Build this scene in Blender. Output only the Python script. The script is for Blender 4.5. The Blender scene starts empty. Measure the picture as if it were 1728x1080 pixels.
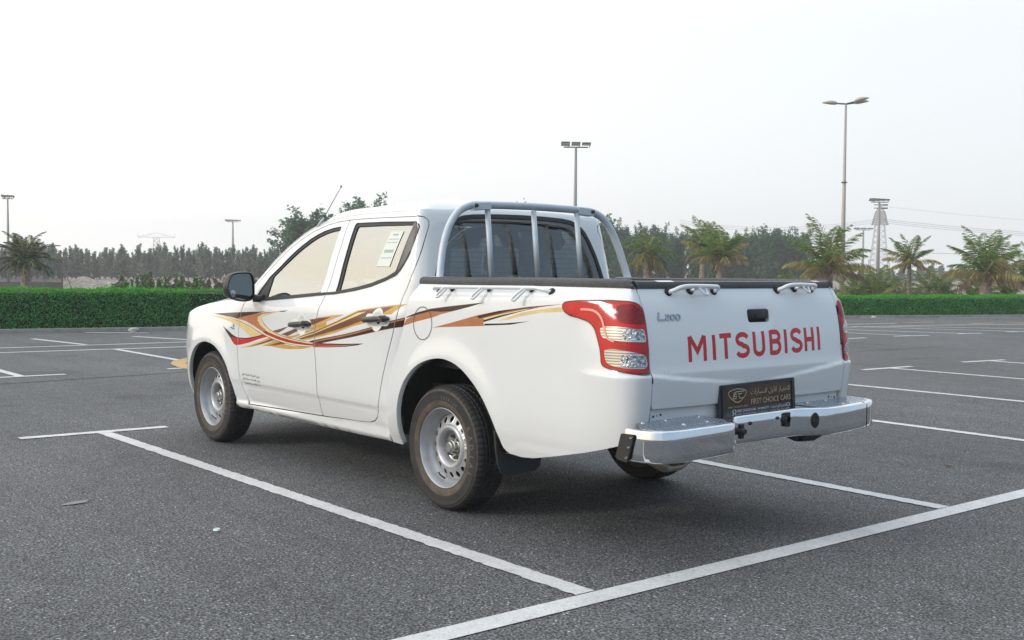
import bpy, bmesh, math, random
import numpy as np
from mathutils import Vector, Matrix
from mathutils.geometry import delaunay_2d_cdt
scene = bpy.context.scene
COL = scene.collection
rnd = random.Random(7)
R = math.radians

# ------------------------------------------------------------------ camera
cam_d = bpy.data.cameras.new('camera'); cam = bpy.data.objects.new('camera', cam_d); COL.objects.link(cam)
CR = Vector((-0.63124, -0.77552, 0.00987)); CU = Vector((0.04175, -0.02127, 0.9989)); CF = Vector((0.77446, -0.63096, -0.04581))
M = Matrix.Identity(4)
for i in range(3):
    M[i][0] = CR[i]; M[i][1] = CU[i]; M[i][2] = -CF[i]
M.translation = Vector((-4.96468, 4.41675, 1.33587))
cam.matrix_world = M
cam_d.sensor_width = 36; cam_d.lens = 1881.0 / 1728 * 36
cam_d.clip_start = 0.05; cam_d.clip_end = 6000
scene.camera = cam
# ------------------------------------------------------------------ light
SUN_AZ, SUN_EL = R(72), R(24)          # direction towards the sun, measured from +X to +Y
world = bpy.data.worlds.new('World'); scene.world = world; world.use_nodes = True
wn = world.node_tree; wn.nodes.clear()
def wnode(t, **kw):
    n = wn.nodes.new(t)
    for k, v in kw.items(): setattr(n, k, v)
    return n
sky = wnode('ShaderNodeTexSky', sky_type='NISHITA', sun_disc=False)
sky.sun_elevation = SUN_EL; sky.sun_rotation = R(90) - SUN_AZ
sky.dust_density = 6.0; sky.air_density = 1.2; sky.ozone_density = 1.0
bg1 = wnode('ShaderNodeBackground'); bg1.inputs['Strength'].default_value = 0.10
wn.links.new(sky.outputs[0], bg1.inputs[0])
# bright desert haze: white overhead air, warm low over the sun, slightly grey-blue away from it
tc = wnode('ShaderNodeTexCoord')
dot = wnode('ShaderNodeVectorMath', operation='DOT_PRODUCT')
dot.inputs[1].default_value = (math.cos(SUN_AZ), math.sin(SUN_AZ), 0)
wn.links.new(tc.outputs['Generated'], dot.inputs[0])
mr = wnode('ShaderNodeMapRange'); mr.inputs[1].default_value = -1; mr.inputs[2].default_value = 1
wn.links.new(dot.outputs['Value'], mr.inputs[0])
rp = wnode('ShaderNodeValToRGB')
rp.color_ramp.elements[0].position = 0.0; rp.color_ramp.elements[0].color = (0.68, 0.73, 0.79, 1)
rp.color_ramp.elements[1].position = 1.0; rp.color_ramp.elements[1].color = (1.16, 1.02, 0.76, 1)
for pos, c in ((0.18, (0.76, 0.795, 0.82, 1)), (0.36, (0.90, 0.905, 0.90, 1)), (0.5, (1.03, 1.03, 1.01, 1)), (0.68, (1.10, 1.07, 0.99, 1))):
    e = rp.color_ramp.elements.new(pos); e.color = c
wn.links.new(mr.outputs[0], rp.inputs[0])
sep = wnode('ShaderNodeSeparateXYZ'); wn.links.new(tc.outputs['Generated'], sep.inputs[0])
mz = wnode('ShaderNodeMapRange'); mz.inputs[1].default_value = 0.20; mz.inputs[2].default_value = 0.62
wn.links.new(sep.outputs['Z'], mz.inputs[0])
mixc = wnode('ShaderNodeMix', data_type='RGBA')
wn.links.new(mz.outputs[0], mixc.inputs[0]); wn.links.new(rp.outputs[0], mixc.inputs[6]); mixc.inputs[7].default_value = (1.16, 1.20, 1.22, 1)
# clearer blue-grey sky on the side the tailgate faces
dot2 = wnode('ShaderNodeVectorMath', operation='DOT_PRODUCT'); dot2.inputs[1].default_value = (-.95, -.25, .18)
wn.links.new(tc.outputs['Generated'], dot2.inputs[0])
mr3 = wnode('ShaderNodeMapRange'); mr3.inputs[1].default_value = .0; mr3.inputs[2].default_value = .65
wn.links.new(dot2.outputs['Value'], mr3.inputs[0])
mixd = wnode('ShaderNodeMix', data_type='RGBA'); wn.links.new(mr3.outputs[0], mixd.inputs[0]); wn.links.new(mixc.outputs[2], mixd.inputs[6]); mixd.inputs[7].default_value = (0.34, 0.46, 0.60, 1)
bg2 = wnode('ShaderNodeBackground'); bg2.inputs['Strength'].default_value = 1.16
wn.links.new(mixd.outputs[2], bg2.inputs[0])
add = wnode('ShaderNodeMixShader'); add.inputs[0].default_value = 0.88
wn.links.new(bg1.outputs[0], add.inputs[1]); wn.links.new(bg2.outputs[0], add.inputs[2])
wo = wnode('ShaderNodeOutputWorld'); wn.links.new(add.outputs[0], wo.inputs[0])
sd = bpy.data.lights.new('sun', 'SUN'); sun = bpy.data.objects.new('sun', sd); COL.objects.link(sun)
sd.energy = 1.0; sd.angle = R(10); sd.color = (1.0, 0.97, 0.94)
sun.rotation_euler = Vector((-math.cos(SUN_AZ) * math.cos(SUN_EL), -math.sin(SUN_AZ) * math.cos(SUN_EL), -math.sin(SUN_EL))).to_track_quat('-Z', 'Y').to_euler()
sun.location = (0, 30, 30)
scene.view_settings.view_transform = 'Standard'; scene.view_settings.look = 'None'
scene.view_settings.exposure = 0.27; scene.view_settings.gamma = 1; scene.view_settings.use_curve_mapping = False
scene.cycles.max_bounces = 8; scene.cycles.volume_bounces = 2; scene.cycles.transparent_max_bounces = 12
scene.cycles.caustics_reflective = False; scene.cycles.caustics_refractive = False

# ------------------------------------------------------------------ materials
def hexc(h):
    c = [int(h[i:i + 2], 16) / 255 for i in (0, 2, 4)]
    return tuple(x / 12.92 if x <= .04045 else ((x + .055) / 1.055) ** 2.4 for x in c) + (1,)
MATS = {}
def mat(name, col=(.8, .8, .8), rough=.5, metal=0.0, spec=.5, coat=0.0, coat_r=.03, noise=0.0, nscale=20, bump=0.0, bscale=60, alpha=1.0, rnoise=0.0):
    if name in MATS: return MATS[name]
    m = bpy.data.materials.new(name); m.use_nodes = True; nt = m.node_tree
    b = nt.nodes['Principled BSDF']
    if isinstance(col, str): col = hexc(col)
    col = tuple(col[:3]) + (1,)
    b.inputs['Base Color'].default_value = col; b.inputs['Roughness'].default_value = rough
    b.inputs['Metallic'].default_value = metal; b.inputs['Specular IOR Level'].default_value = spec
    b.inputs['Coat Weight'].default_value = coat; b.inputs['Coat Roughness'].default_value = coat_r
    t = nt.nodes.new('ShaderNodeTexCoord')
    if noise:
        n = nt.nodes.new('ShaderNodeTexNoise'); n.inputs['Scale'].default_value = nscale; n.inputs['Detail'].default_value = 5
        nt.links.new(t.outputs['Object'], n.inputs['Vector'])
        r = nt.nodes.new('ShaderNodeMapRange'); r.inputs[1].default_value = .3; r.inputs[2].default_value = .7
        r.inputs[3].default_value = 1 - noise; r.inputs[4].default_value = 1 + noise
        nt.links.new(n.outputs['Fac'], r.inputs[0])
        v = nt.nodes.new('ShaderNodeVectorMath'); v.operation = 'SCALE'; v.inputs[0].default_value = col[:3]
        nt.links.new(r.outputs[0], v.inputs['Scale']); nt.links.new(v.outputs[0], b.inputs['Base Color'])
        if rnoise:
            r2 = nt.nodes.new('ShaderNodeMapRange'); r2.inputs[1].default_value = .3; r2.inputs[2].default_value = .7
            r2.inputs[3].default_value = max(0, rough - rnoise); r2.inputs[4].default_value = rough + rnoise
            nt.links.new(n.outputs['Fac'], r2.inputs[0]); nt.links.new(r2.outputs[0], b.inputs['Roughness'])
    if bump:
        n2 = nt.nodes.new('ShaderNodeTexNoise'); n2.inputs['Scale'].default_value = bscale; n2.inputs['Detail'].default_value = 3
        nt.links.new(t.outputs['Object'], n2.inputs['Vector'])
        bp = nt.nodes.new('ShaderNodeBump'); bp.inputs['Strength'].default_value = bump; bp.inputs['Distance'].default_value = .01
        nt.links.new(n2.outputs['Fac'], bp.inputs['Height']); nt.links.new(bp.outputs[0], b.inputs['Normal'])
    MATS[name] = m
    return m
WHITE = mat('white_paint', (.78, .79, .795), .22, coat=1.0, coat_r=.035, noise=.012, nscale=3)
STRIPE = {k: mat('stripe_' + k, c, .35, spec=.3, coat=.45, coat_r=.04, noise=.10, nscale=9) for k, c in dict(
    sand='DFC58C', gold='C69C4A', lightgold='E8CD92', tan='D2A36C', brown='724630', darkbrown='35160E', salmon='B87452',
    copper='B0744A', redbrown='5C1A10', red='C40C14', white='F0F0EC').items()}
DARK = mat('dark_backing', (.012, .012, .012), .8)
BLACKP = mat('black_plastic', (.018, .018, .02), .42, noise=.2, nscale=40)
CAP = mat('textured_black_plastic', (.060, .061, .064), .5, noise=.25, nscale=60, bump=.5, bscale=500)
RUB = mat('window_rubber', (.012, .012, .013), .5)
BROWNTRIM = mat('window_trim', (.075, .065, .058), .25)
CHROME = mat('chrome', (.74, .76, .79), .035, metal=1, noise=.04, nscale=6, rnoise=.02)
BADGE = mat('badge_chrome', (.40, .42, .45), .16, metal=1)
TREAD = mat('tread_plate', (.46, .50, .55), .25, metal=1, noise=.08, nscale=12)
SILVER = mat('silver_paint', (.60, .65, .70), .38, metal=.05, noise=.04)
RAILW = mat('pale_rail_paint', (.74, .76, .77), .28, metal=.15, coat=.6)
RIM = mat('wheel_silver', (.47, .48, .50), .34, metal=.45, noise=.06, nscale=15)
RUBBER = mat('tyre_rubber', (.020, .0205, .021), .72, noise=.3, nscale=14, bump=.15, bscale=200)
DUSTY = mat('dusty_rubber', (.085, .066, .050), .75, noise=.35, nscale=18)
HANDLE = mat('handle_plastic', (.07, .065, .06), .28, metal=.5)
GREYM = mat('cast_metal', (.16, .155, .15), .5, metal=.5, noise=.3, nscale=40)
INTER = mat('interior_dark', (.06, .062, .068), .8, noise=.1)
SEATM = mat('seat_fabric', (.30, .28, .27), .9, noise=.15, nscale=40)
CEILM = mat('headliner', (.6, .59, .57), .9)

def glass(name, tint, refl, rcol=(1, 1, 1), rough=0.0):
    m = bpy.data.materials.new(name); m.use_nodes = True; nt = m.node_tree; nt.nodes.clear()
    o = nt.nodes.new('ShaderNodeOutputMaterial'); mx = nt.nodes.new('ShaderNodeMixShader')
    tr = nt.nodes.new('ShaderNodeBsdfTransparent'); gl = nt.nodes.new('ShaderNodeBsdfGlossy')
    tr.inputs[0].default_value = tuple(tint) + (1,); gl.inputs['Roughness'].default_value = rough; gl.inputs[0].default_value = tuple(rcol) + (1,)
    fr = nt.nodes.new('ShaderNodeFresnel'); fr.inputs[0].default_value = 1.5
    mr = nt.nodes.new('ShaderNodeMapRange'); mr.inputs[1].default_value = .04; mr.inputs[2].default_value = 1
    mr.inputs[3].default_value = refl; mr.inputs[4].default_value = 1
    nt.links.new(fr.outputs[0], mr.inputs[0]); nt.links.new(mr.outputs[0], mx.inputs[0])
    nt.links.new(tr.outputs[0], mx.inputs[1]); nt.links.new(gl.outputs[0], mx.inputs[2]); nt.links.new(mx.outputs[0], o.inputs[0])
    return m
SIDEGLASS = glass('mirrored_side_glass', (.66, .74, .69), .54, (1.0, .975, .90))
REARGLASS = glass('tinted_rear_glass', (.88, .95, .94), .13)
FARGLASS = glass('clear_side_glass', (.88, .94, .92), .06)
WSGLASS = glass('windscreen_glass', (.80, .86, .85), .05)

# ------------------------------------------------------------------ helpers
def tag(o, label=None, cat=None, group=None, kind=None):
    if label: o['label'] = label
    if cat: o['category'] = cat
    if group: o['group'] = group
    if kind: o['kind'] = kind
    return o
def empty(name, loc=(0, 0, 0), parent=None):
    o = bpy.data.objects.new(name, None); COL.objects.link(o); o.location = loc
    if parent: o.parent = parent
    return o
def mesh_obj(name, verts, faces, mats, parent=None, smooth=False, midx=None, autosmooth=None):
    me = bpy.data.meshes.new(name); me.from_pydata([tuple(v) for v in verts], [], faces)
    for m in (mats if isinstance(mats, (list, tuple)) else [mats]): me.materials.append(m)
    if midx: me.polygons.foreach_set('material_index', midx)
    if smooth or autosmooth: me.polygons.foreach_set('use_smooth', [True] * len(me.polygons))
    if autosmooth: me.set_sharp_from_angle(angle=R(autosmooth))
    me.update()
    o = bpy.data.objects.new(name, me); COL.objects.link(o)
    if parent: o.parent = parent
    return o
class MB:
    """collects simple solids into one mesh"""
    def __init__(s): s.v = []; s.f = []; s.mi = []
    def add(s, v, f, mi=0):
        n = len(s.v); s.v += [tuple(x) for x in v]; s.f += [tuple(i + n for i in q) for q in f]; s.mi += [mi] * len(f)
    def box(s, c, d, rot=None, mi=0, bev=0.0):
        x, y, z = [a / 2 for a in d]
        if bev > 0:
            bm = bmesh.new(); bmesh.ops.create_cube(bm, size=1)
            for vv in bm.verts: vv.co = Vector((vv.co.x * d[0], vv.co.y * d[1], vv.co.z * d[2]))
            bmesh.ops.bevel(bm, geom=list(bm.edges), offset=bev, segments=2, affect='EDGES', profile=.6)
            vs = [vv.co.copy() for vv in bm.verts]; fs = [[q.index for q in f.verts] for f in bm.faces]; bm.free()
        else:
            vs = [Vector((i, j, k)) for i in (-x, x) for j in (-y, y) for k in (-z, z)]
            fs = [(0, 1, 3, 2), (4, 6, 7, 5), (0, 4, 5, 1), (2, 3, 7, 6), (0, 2, 6, 4), (1, 5, 7, 3)]
        if rot is not None: vs = [rot @ q for q in vs]
        s.add([Vector(c) + q for q in vs], fs, mi); return s
    def cyl(s, a, b, r, r2=None, n=12, mi=0):
        a = Vector(a); b = Vector(b); r2 = r if r2 is None else r2
        w = (b - a).normalized(); u = w.orthogonal().normalized(); v = w.cross(u)
        ring = [(u * math.cos(2 * math.pi * i / n) + v * math.sin(2 * math.pi * i / n)) for i in range(n)]
        vs = [a + q * r for q in ring] + [b + q * r2 for q in ring]
        fs = [(i, (i + 1) % n, n + (i + 1) % n, n + i) for i in range(n)] + [tuple(range(n))[::-1], tuple(range(n, 2 * n))]
        s.add(vs, fs, mi); return s
    def tube(s, pts, r, n=10, mi=0, closed_ends=True, sec=None):
        """sec: optional list of (a,b) section scale"""
        P = [Vector(p) for p in pts]; k = len(P); base = len(s.v)
        up = None; rings = []
        for i in range(k):
            d = (P[min(k - 1, i + 1)] - P[max(0, i - 1)]).normalized()
            if up is None: up = d.orthogonal().normalized() if abs(d.z) > .95 else Vector((0, 0, 1))
            u = (up - d * up.dot(d)).normalized(); v = d.cross(u); up = u
            rr = r[i] if isinstance(r, (list, tuple)) else r
            sa, sb = sec if sec else (1, 1)
            rings.append([P[i] + u * math.cos(2 * math.pi * j / n) * rr * sa + v * math.sin(2 * math.pi * j / n) * rr * sb for j in range(n)])
        vs = [q for rg in rings for q in rg]; fs = []
        for i in range(k - 1):
            for j in range(n):
                fs.append((i * n + j, (i + 1) * n + j, (i + 1) * n + (j + 1) % n, i * n + (j + 1) % n))
        if closed_ends: fs += [tuple(range(n)), tuple((k - 1) * n + j for j in range(n))[::-1]]
        s.add(vs, fs, mi); return s
    def build(s, name, mats, parent=None, smooth=False, autosmooth=None, loose=False):
        if loose:
            # every separate piece becomes an object of its own
            par = list(range(len(s.v)))
            def find(i):
                while par[i] != i: par[i] = par[par[i]]; i = par[i]
                return i
            for f in s.f:
                r0 = find(f[0])
                for q in f[1:]: par[find(q)] = r0
            grp = {}
            for k, f in enumerate(s.f): grp.setdefault(find(f[0]), []).append(k)
            o = None
            for fs in grp.values():
                m = MB(); used = sorted({i for k in fs for i in s.f[k]}); idx = {v: i for i, v in enumerate(used)}
                m.v = [s.v[i] for i in used]; m.f = [tuple(idx[i] for i in s.f[k]) for k in fs]; m.mi = [s.mi[k] for k in fs]
                o = m.build(name, mats, parent, smooth, autosmooth)
            return o
        o = mesh_obj(name, s.v, s.f, mats, parent, smooth, s.mi, autosmooth)
        bm = bmesh.new(); bm.from_mesh(o.data); bmesh.ops.recalc_face_normals(bm, faces=bm.faces); bm.to_mesh(o.data); bm.free()
        return o
def catmull(pts, n=8):
    P = [Vector(p) for p in pts]; out = []
    for i in range(len(P) - 1):
        a = P[max(0, i - 1)]; b = P[i]; c = P[i + 1]; d = P[min(len(P) - 1, i + 2)]
        for j in range(n):
            t = j / n
            out.append(.5 * ((2 * b) + (c - a) * t + (2 * a - 5 * b + 4 * c - d) * t * t + (3 * b - a - 3 * c + d) * t ** 3))
    out.append(P[-1]); return out
def subdiv(poly, step, closed=True):
    out = []; n = len(poly)
    for i in range(n if closed else n - 1):
        a = poly[i]; b = poly[(i + 1) % n]; l = math.hypot(b[0] - a[0], b[1] - a[1]); k = max(1, int(math.ceil(l / step)))
        for j in range(k): out.append((a[0] + (b[0] - a[0]) * j / k, a[1] + (b[1] - a[1]) * j / k))
    if not closed: out.append(poly[-1])
    return out
def chaikin(poly, it=2, pre=.05):
    p = subdiv(poly, pre) if pre else poly
    for _ in range(it):
        q = []
        for i in range(len(p)):
            a = p[i]; b = p[(i + 1) % len(p)]
            q.append((a[0] * .75 + b[0] * .25, a[1] * .75 + b[1] * .25)); q.append((a[0] * .25 + b[0] * .75, a[1] * .25 + b[1] * .75))
        p = q
    return p
def area(p): return .5 * sum(p[i][0] * p[(i + 1) % len(p)][1] - p[(i + 1) % len(p)][0] * p[i][1] for i in range(len(p)))
def offset(poly, d):
    """positive d shrinks"""
    s = 1 if area(poly) > 0 else -1; n = len(poly); out = []
    for i in range(n):
        a = poly[i - 1]; b = poly[i]; c = poly[(i + 1) % n]
        e1 = (b[0] - a[0], b[1] - a[1]); e2 = (c[0] - b[0], c[1] - b[1])
        l1 = math.hypot(*e1) or 1; l2 = math.hypot(*e2) or 1
        n1 = (-e1[1] / l1 * s, e1[0] / l1 * s); n2 = (-e2[1] / l2 * s, e2[0] / l2 * s)
        m = (n1[0] + n2[0], n1[1] + n2[1]); k = max(.5, (m[0] * m[0] + m[1] * m[1]) / 2)
        out.append((b[0] + m[0] * d / k, b[1] + m[1] * d / k))
    return out
def inside(p, poly):
    x, y = p; c = False; j = len(poly) - 1
    for i in range(len(poly)):
        xi, yi = poly[i]; xj, yj = poly[j]
        if (yi > y) != (yj > y) and x < (xj - xi) * (y - yi) / (yj - yi) + xi: c = not c
        j = i
    return c
def inside_np(P, poly):
    x = P[:, 0]; y = P[:, 1]; c = np.zeros(len(P), bool); j = len(poly) - 1
    for i in range(len(poly)):
        xi, yi = poly[i]; xj, yj = poly[j]
        if yi != yj:
            m = (yi > y) != (yj > y)
            c ^= m & (x < (xj - xi) * (y - yi) / (yj - yi) + xi)
        j = i
    return c
def surf_pn(S, u, z, side=1, off=0.0):
    e = .004
    p = Vector(S(u, z)); du = Vector(S(u + e, z)) - Vector(S(u - e, z)); dz = Vector(S(u, z + e)) - Vector(S(u, z - e))
    n = du.cross(dz).normalized(); p = p + n * off
    if side < 0: p.y = -p.y; n.y = -n.y
    return p, n
def panel(name, poly, S, mats, parent, holes=(), side=1, step=(.035, .022), off=0.0, rim=.014, stripes=(), extra=(), smoothit=0, edge=.025):
    """a sheet-metal panel: polygon in the (u, z) chart mapped to the surface S, with a turned-in rim"""
    if smoothit: poly = chaikin(poly, smoothit)
    loops = [subdiv(poly, edge)] + [subdiv(h, edge) for h in holes]
    sl = [subdiv(s[1], .03) for s in stripes]
    pts = []; edges = []
    for lp in loops + sl:
        b = len(pts); pts += [Vector(p) for p in lp]; n = len(lp)
        edges += [(b + i, b + (i + 1) % n) for i in range(n)]
    xs = [p[0] for p in loops[0]]; ys = [p[1] for p in loops[0]]
    gx = np.arange(min(xs) + step[0] / 2, max(xs), step[0]); gy = np.arange(min(ys) + step[1] / 2, max(ys), step[1])
    Gp = np.array([(a + (step[0] / 2 if j % 2 else 0), b) for j, b in enumerate(gy) for a in gx])
    if len(Gp):
        m = inside_np(Gp, loops[0])
        for h in loops[1:]: m &= ~inside_np(Gp, h)
        Gp = Gp[m]
        B = np.array([tuple(p) for lp in loops for p in lp])
        d = np.min((np.abs(Gp[:, None, 0] - B[None, :, 0]) / step[0]) ** 2 + (np.abs(Gp[:, None, 1] - B[None, :, 1]) / step[1]) ** 2, axis=1)
        pts += [Vector(p) for p in Gp[d > .2]]
    pts += [Vector(p) for p in extra]
    V, E, F, *_ = delaunay_2d_cdt(pts, edges, [], 0, 1e-5)
    Va = np.array([tuple(v) for v in V]); Fa = [f for f in F if len(f) == 3]
    cen = np.array([Va[list(f)].mean(axis=0) for f in Fa])
    keep = inside_np(cen, loops[0])
    for h in loops[1:]: keep &= ~inside_np(cen, h)
    mi = np.zeros(len(Fa), int); names = []
    for c, poly2 in stripes:
        if c not in names: names.append(c)
        mi[inside_np(cen, poly2)] = names.index(c) + 1
    F2 = [f for f, k in zip(Fa, keep) if k]; mi = [int(a) for a, k in zip(mi, keep) if k]
    P = []; N = []
    for v in V:
        p, n = surf_pn(S, v[0], v[1], side, off); P.append(p); N.append(n)
    faces = []
    for f in F2:
        a, b, c = f; fn = (P[b] - P[a]).cross(P[c] - P[a])
        faces.append((a, b, c) if fn.dot(N[a] + N[b] + N[c]) > 0 else (a, c, b))
    if rim:
        cnt = {}
        for f in faces:
            for i in range(3):
                e = (f[i], f[(i + 1) % 3]); k = tuple(sorted(e)); cnt.setdefault(k, []).append(e)
        bd = [v[0] for v in cnt.values() if len(v) == 1]
        vi = sorted({i for e in bd for i in e}); b0 = len(P); idx = {v: b0 + k for k, v in enumerate(vi)}; b1 = b0 + len(vi)
        acc = {v: Vector() for v in vi}
        for a, b in bd:
            t = (P[b] - P[a]).normalized(); o = t.cross(N[a]); acc[a] += o; acc[b] += o
        for v in vi: P.append(P[v] - N[v] * .0004); N.append((acc[v].normalized() + N[v] * .5).normalized())
        for v in vi: P.append(P[v] - N[v] * rim); N.append(acc[v].normalized())
        for a, b in bd:
            faces.append((b, a, idx[a], idx[b])); mi.append(0)
            faces.append((idx[b], idx[a], idx[a] + len(vi), idx[b] + len(vi))); mi.append(0)
    used = sorted({i for f in faces for i in f}); rm = {o_: k for k, o_ in enumerate(used)}
    faces = [tuple(rm[i] for i in f) for f in faces]
    ml = (mats if isinstance(mats, list) else [mats]) + [STRIPE[c] for c in names]
    o = mesh_obj(name, [P[i] for i in used], faces, ml, parent, True, mi)
    o.data.normals_split_custom_set_from_vertices([tuple(N[i]) for i in used])
    return o
def circle(cx, cz, r, n=32, rz=None):
    rz = rz or r
    return [(cx + r * math.cos(2 * math.pi * i / n), cz + rz * math.sin(2 * math.pi * i / n)) for i in range(n)]
def rrect(x0, y0, x1, y1, r, n=5):
    out = []
    for cx, cy, a in ((x1 - r, y1 - r, 0), (x0 + r, y1 - r, 90), (x0 + r, y0 + r, 180), (x1 - r, y0 + r, 270)):
        for i in range(n + 1):
            t = R(a + 90 * i / n); out.append((cx + r * math.cos(t), cy + r * math.sin(t)))
    return out
def text_mesh(s, size=1.0, shear=0.0, spacing=1.0, align='CENTER', offset_=0.0):
    cu = bpy.data.curves.new('t', 'FONT'); cu.body = s; cu.size = size; cu.shear = shear; cu.align_x = align; cu.align_y = 'CENTER'
    cu.space_character = spacing; cu.resolution_u = 3; cu.offset = offset_
    o = bpy.data.objects.new('t', cu); COL.objects.link(o)
    bpy.context.view_layer.update()
    dg = bpy.context.evaluated_depsgraph_get(); me = o.evaluated_get(dg).to_mesh()
    v = [tuple(q.co) for q in me.vertices]; f = [tuple(p.vertices) for p in me.polygons]
    o.evaluated_get(dg).to_mesh_clear(); bpy.data.objects.remove(o); bpy.data.curves.remove(cu)
    return v, f
def stroke(pts, w, closed=False):
    """2-D stroke as a quad strip with mitred joints -> verts, faces"""
    n = len(pts); v = []; f = []
    for i in range(n):
        a = pts[i - 1] if (i or closed) else None; b = pts[i]; c = pts[(i + 1) % n] if (i < n - 1 or closed) else None
        d1 = None if a is None else Vector((b[0] - a[0], b[1] - a[1])).normalized()
        d2 = None if c is None else Vector((c[0] - b[0], c[1] - b[1])).normalized()
        d1 = d1 or d2; d2 = d2 or d1
        n1 = Vector((-d1.y, d1.x)); n2 = Vector((-d2.y, d2.x)); m = (n1 + n2)
        m = m.normalized() if m.length > 1e-6 else n1
        k = w / 2 / max(.35, m.dot(n1))
        v += [(b[0] + m.x * k, b[1] + m.y * k), (b[0] - m.x * k, b[1] - m.y * k)]
    for i in range(n - 1 if not closed else n):
        j = (i + 1) % n; f.append((2 * i, 2 * i + 1, 2 * j + 1, 2 * j))
    return v, f
def table(pts):
    # monotone-ish cubic (Catmull with finite-difference tangents) interpolation
    xs=[p[0] for p in pts]; ys=[p[1] for p in pts]; n=len(pts)
    sl=[(ys[i+1]-ys[i])/(xs[i+1]-xs[i]) for i in range(n-1)]
    m=[sl[0]]+[0 if sl[i-1]*sl[i]<=0 else 2*sl[i-1]*sl[i]/(sl[i-1]+sl[i]) for i in range(1,n-1)]+[sl[-1]]
    def f(x):
        if x<=xs[0]: return ys[0]+m[0]*(x-xs[0])
        if x>=xs[-1]: return ys[-1]+m[-1]*(x-xs[-1])
        i=0
        while xs[i+1]<x: i+=1
        h=xs[i+1]-xs[i]; t=(x-xs[i])/h
        return ((1+2*t)*(1-t)**2*ys[i]+t*(1-t)**2*h*m[i]+t*t*(3-2*t)*ys[i+1]+t*t*(t-1)*h*m[i+1])
    return f
def sst(a,b,x):
    t=min(1,max(0,(x-a)/(b-a))); return t*t*(3-2*t)
def bez(P,t):
    a,b,c,d=P; s=1-t
    return (s**3*a[0]+3*s*s*t*b[0]+3*s*t*t*c[0]+t**3*d[0], s**3*a[1]+3*s*s*t*b[1]+3*s*t*t*c[1]+t**3*d[1])
class Plan:
    """plan outline as polyline sampled by arc length; u runs from pts start"""
    def __init__(s,pts,u0):
        s.p=pts; s.L=[u0]
        for a,b in zip(pts,pts[1:]): s.L.append(s.L[-1]+math.hypot(b[0]-a[0],b[1]-a[1]))
    def at(s,u):
        L=s.L; 
        if u<=L[0]: i=0
        elif u>=L[-1]: i=len(L)-2
        else:
            lo,hi=0,len(L)-1
            while hi-lo>1:
                mid=(lo+hi)//2
                if L[mid]<=u: lo=mid
                else: hi=mid
            i=lo
        t=(u-L[i])/(L[i+1]-L[i]); a,b=s.p[i],s.p[i+1]
        return (a[0]+(b[0]-a[0])*t,a[1]+(b[1]-a[1])*t)
    def frame(s,u,e=.012):
        a=s.at(u-e); b=s.at(u+e); d=(b[0]-a[0],b[1]-a[1]); l=math.hypot(*d)
        return s.at(u),(d[0]/l,d[1]/l)
# ---- bed: u=-x along the side, then the rear corner; normal points outward (left of travel reversed)
bp_=[(x*-.1+.6,.887) for x in range(0,17)]           # x .6 -> -1.0
bp_=[(.6,.880),(.4,.883),(.2,.886),(0,.888),(-.2,.888),(-.4,.888),(-.6,.888),(-.8,.888),(-1.0,.887)]
B=[(-1.0,.887),(-1.33,.890),(-1.455,.892),(-1.450,.742)]
bp_+=[bez(B,i/24) for i in range(1,25)]+[(-1.456,.66),(-1.462,.5)]
BED=Plan(bp_,-.6)
bedside=table([(.33,.075),(.36,.06),(.40,.045),(.45,.03),(.52,.014),(.62,.004),(.75,.0005),(.95,0),(1.08,.0015),(1.145,.004),(1.160,.007),(1.175,.016),(1.21,.038),(1.25,.063),(1.28,.085)])
bedrear=table([(.33,.12),(.5,.05),(.65,.02),(.80,.004),(.86,0),(.885,.005),(1.0,.016),(1.1,.034),(1.18,.058),(1.27,.105)])
RA=(-.05,.38); FA=(3.035,.345)
def flare(x,z,c,r,h):
    d=math.hypot(x-c[0],(z-c[1]))-r
    return h*math.exp(-(d/.045)**2) if d<0 else h*math.exp(-(d/.075)**2)
def bedS(u,z):
    (px,py),(dx,dy)=BED.frame(u)
    n=(dy,-dx)     # travel is -x => d=(-1,0) -> n=(0,1)
    w=sst(1.06,1.40,u)
    D=bedside(z-.034*min(1,max(0,(u+.3)/1.3))*sst(1.0,1.12,z)*(1-sst(1.19,1.25,z)))*(1-w)+bedrear(z)*w
    D-=flare(-u,z,RA,.47,.012)
    return (px-n[0]*D,py-n[1]*D,z)
# ---- cab + front fender: u=x from the door backwards is negative... use u=-x too; u from -3.9.. to cab back
F=[(3.15,.885),(3.55,.892),(3.85,.76),(3.88,.35)]
cp=[(3.90,0),(3.895,.15)]+[bez(F,1-i/24) for i in range(0,25)]+[(3.0,.884),(2.8,.882),(2.6,.879),(2.4,.876),(2.0,.874),(1.5,.872),(1.2,.872),(1.0,.871),(.8,.869),(.62,.866)]
G=[(.62,.866),(.45,.864),(.345,.84),(.335,.68)]
cp+=[bez(G,i/20) for i in range(1,21)]+[(.322,.5),(.31,.25),(.305,0)]
CAB=Plan(cp,0); 
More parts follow.
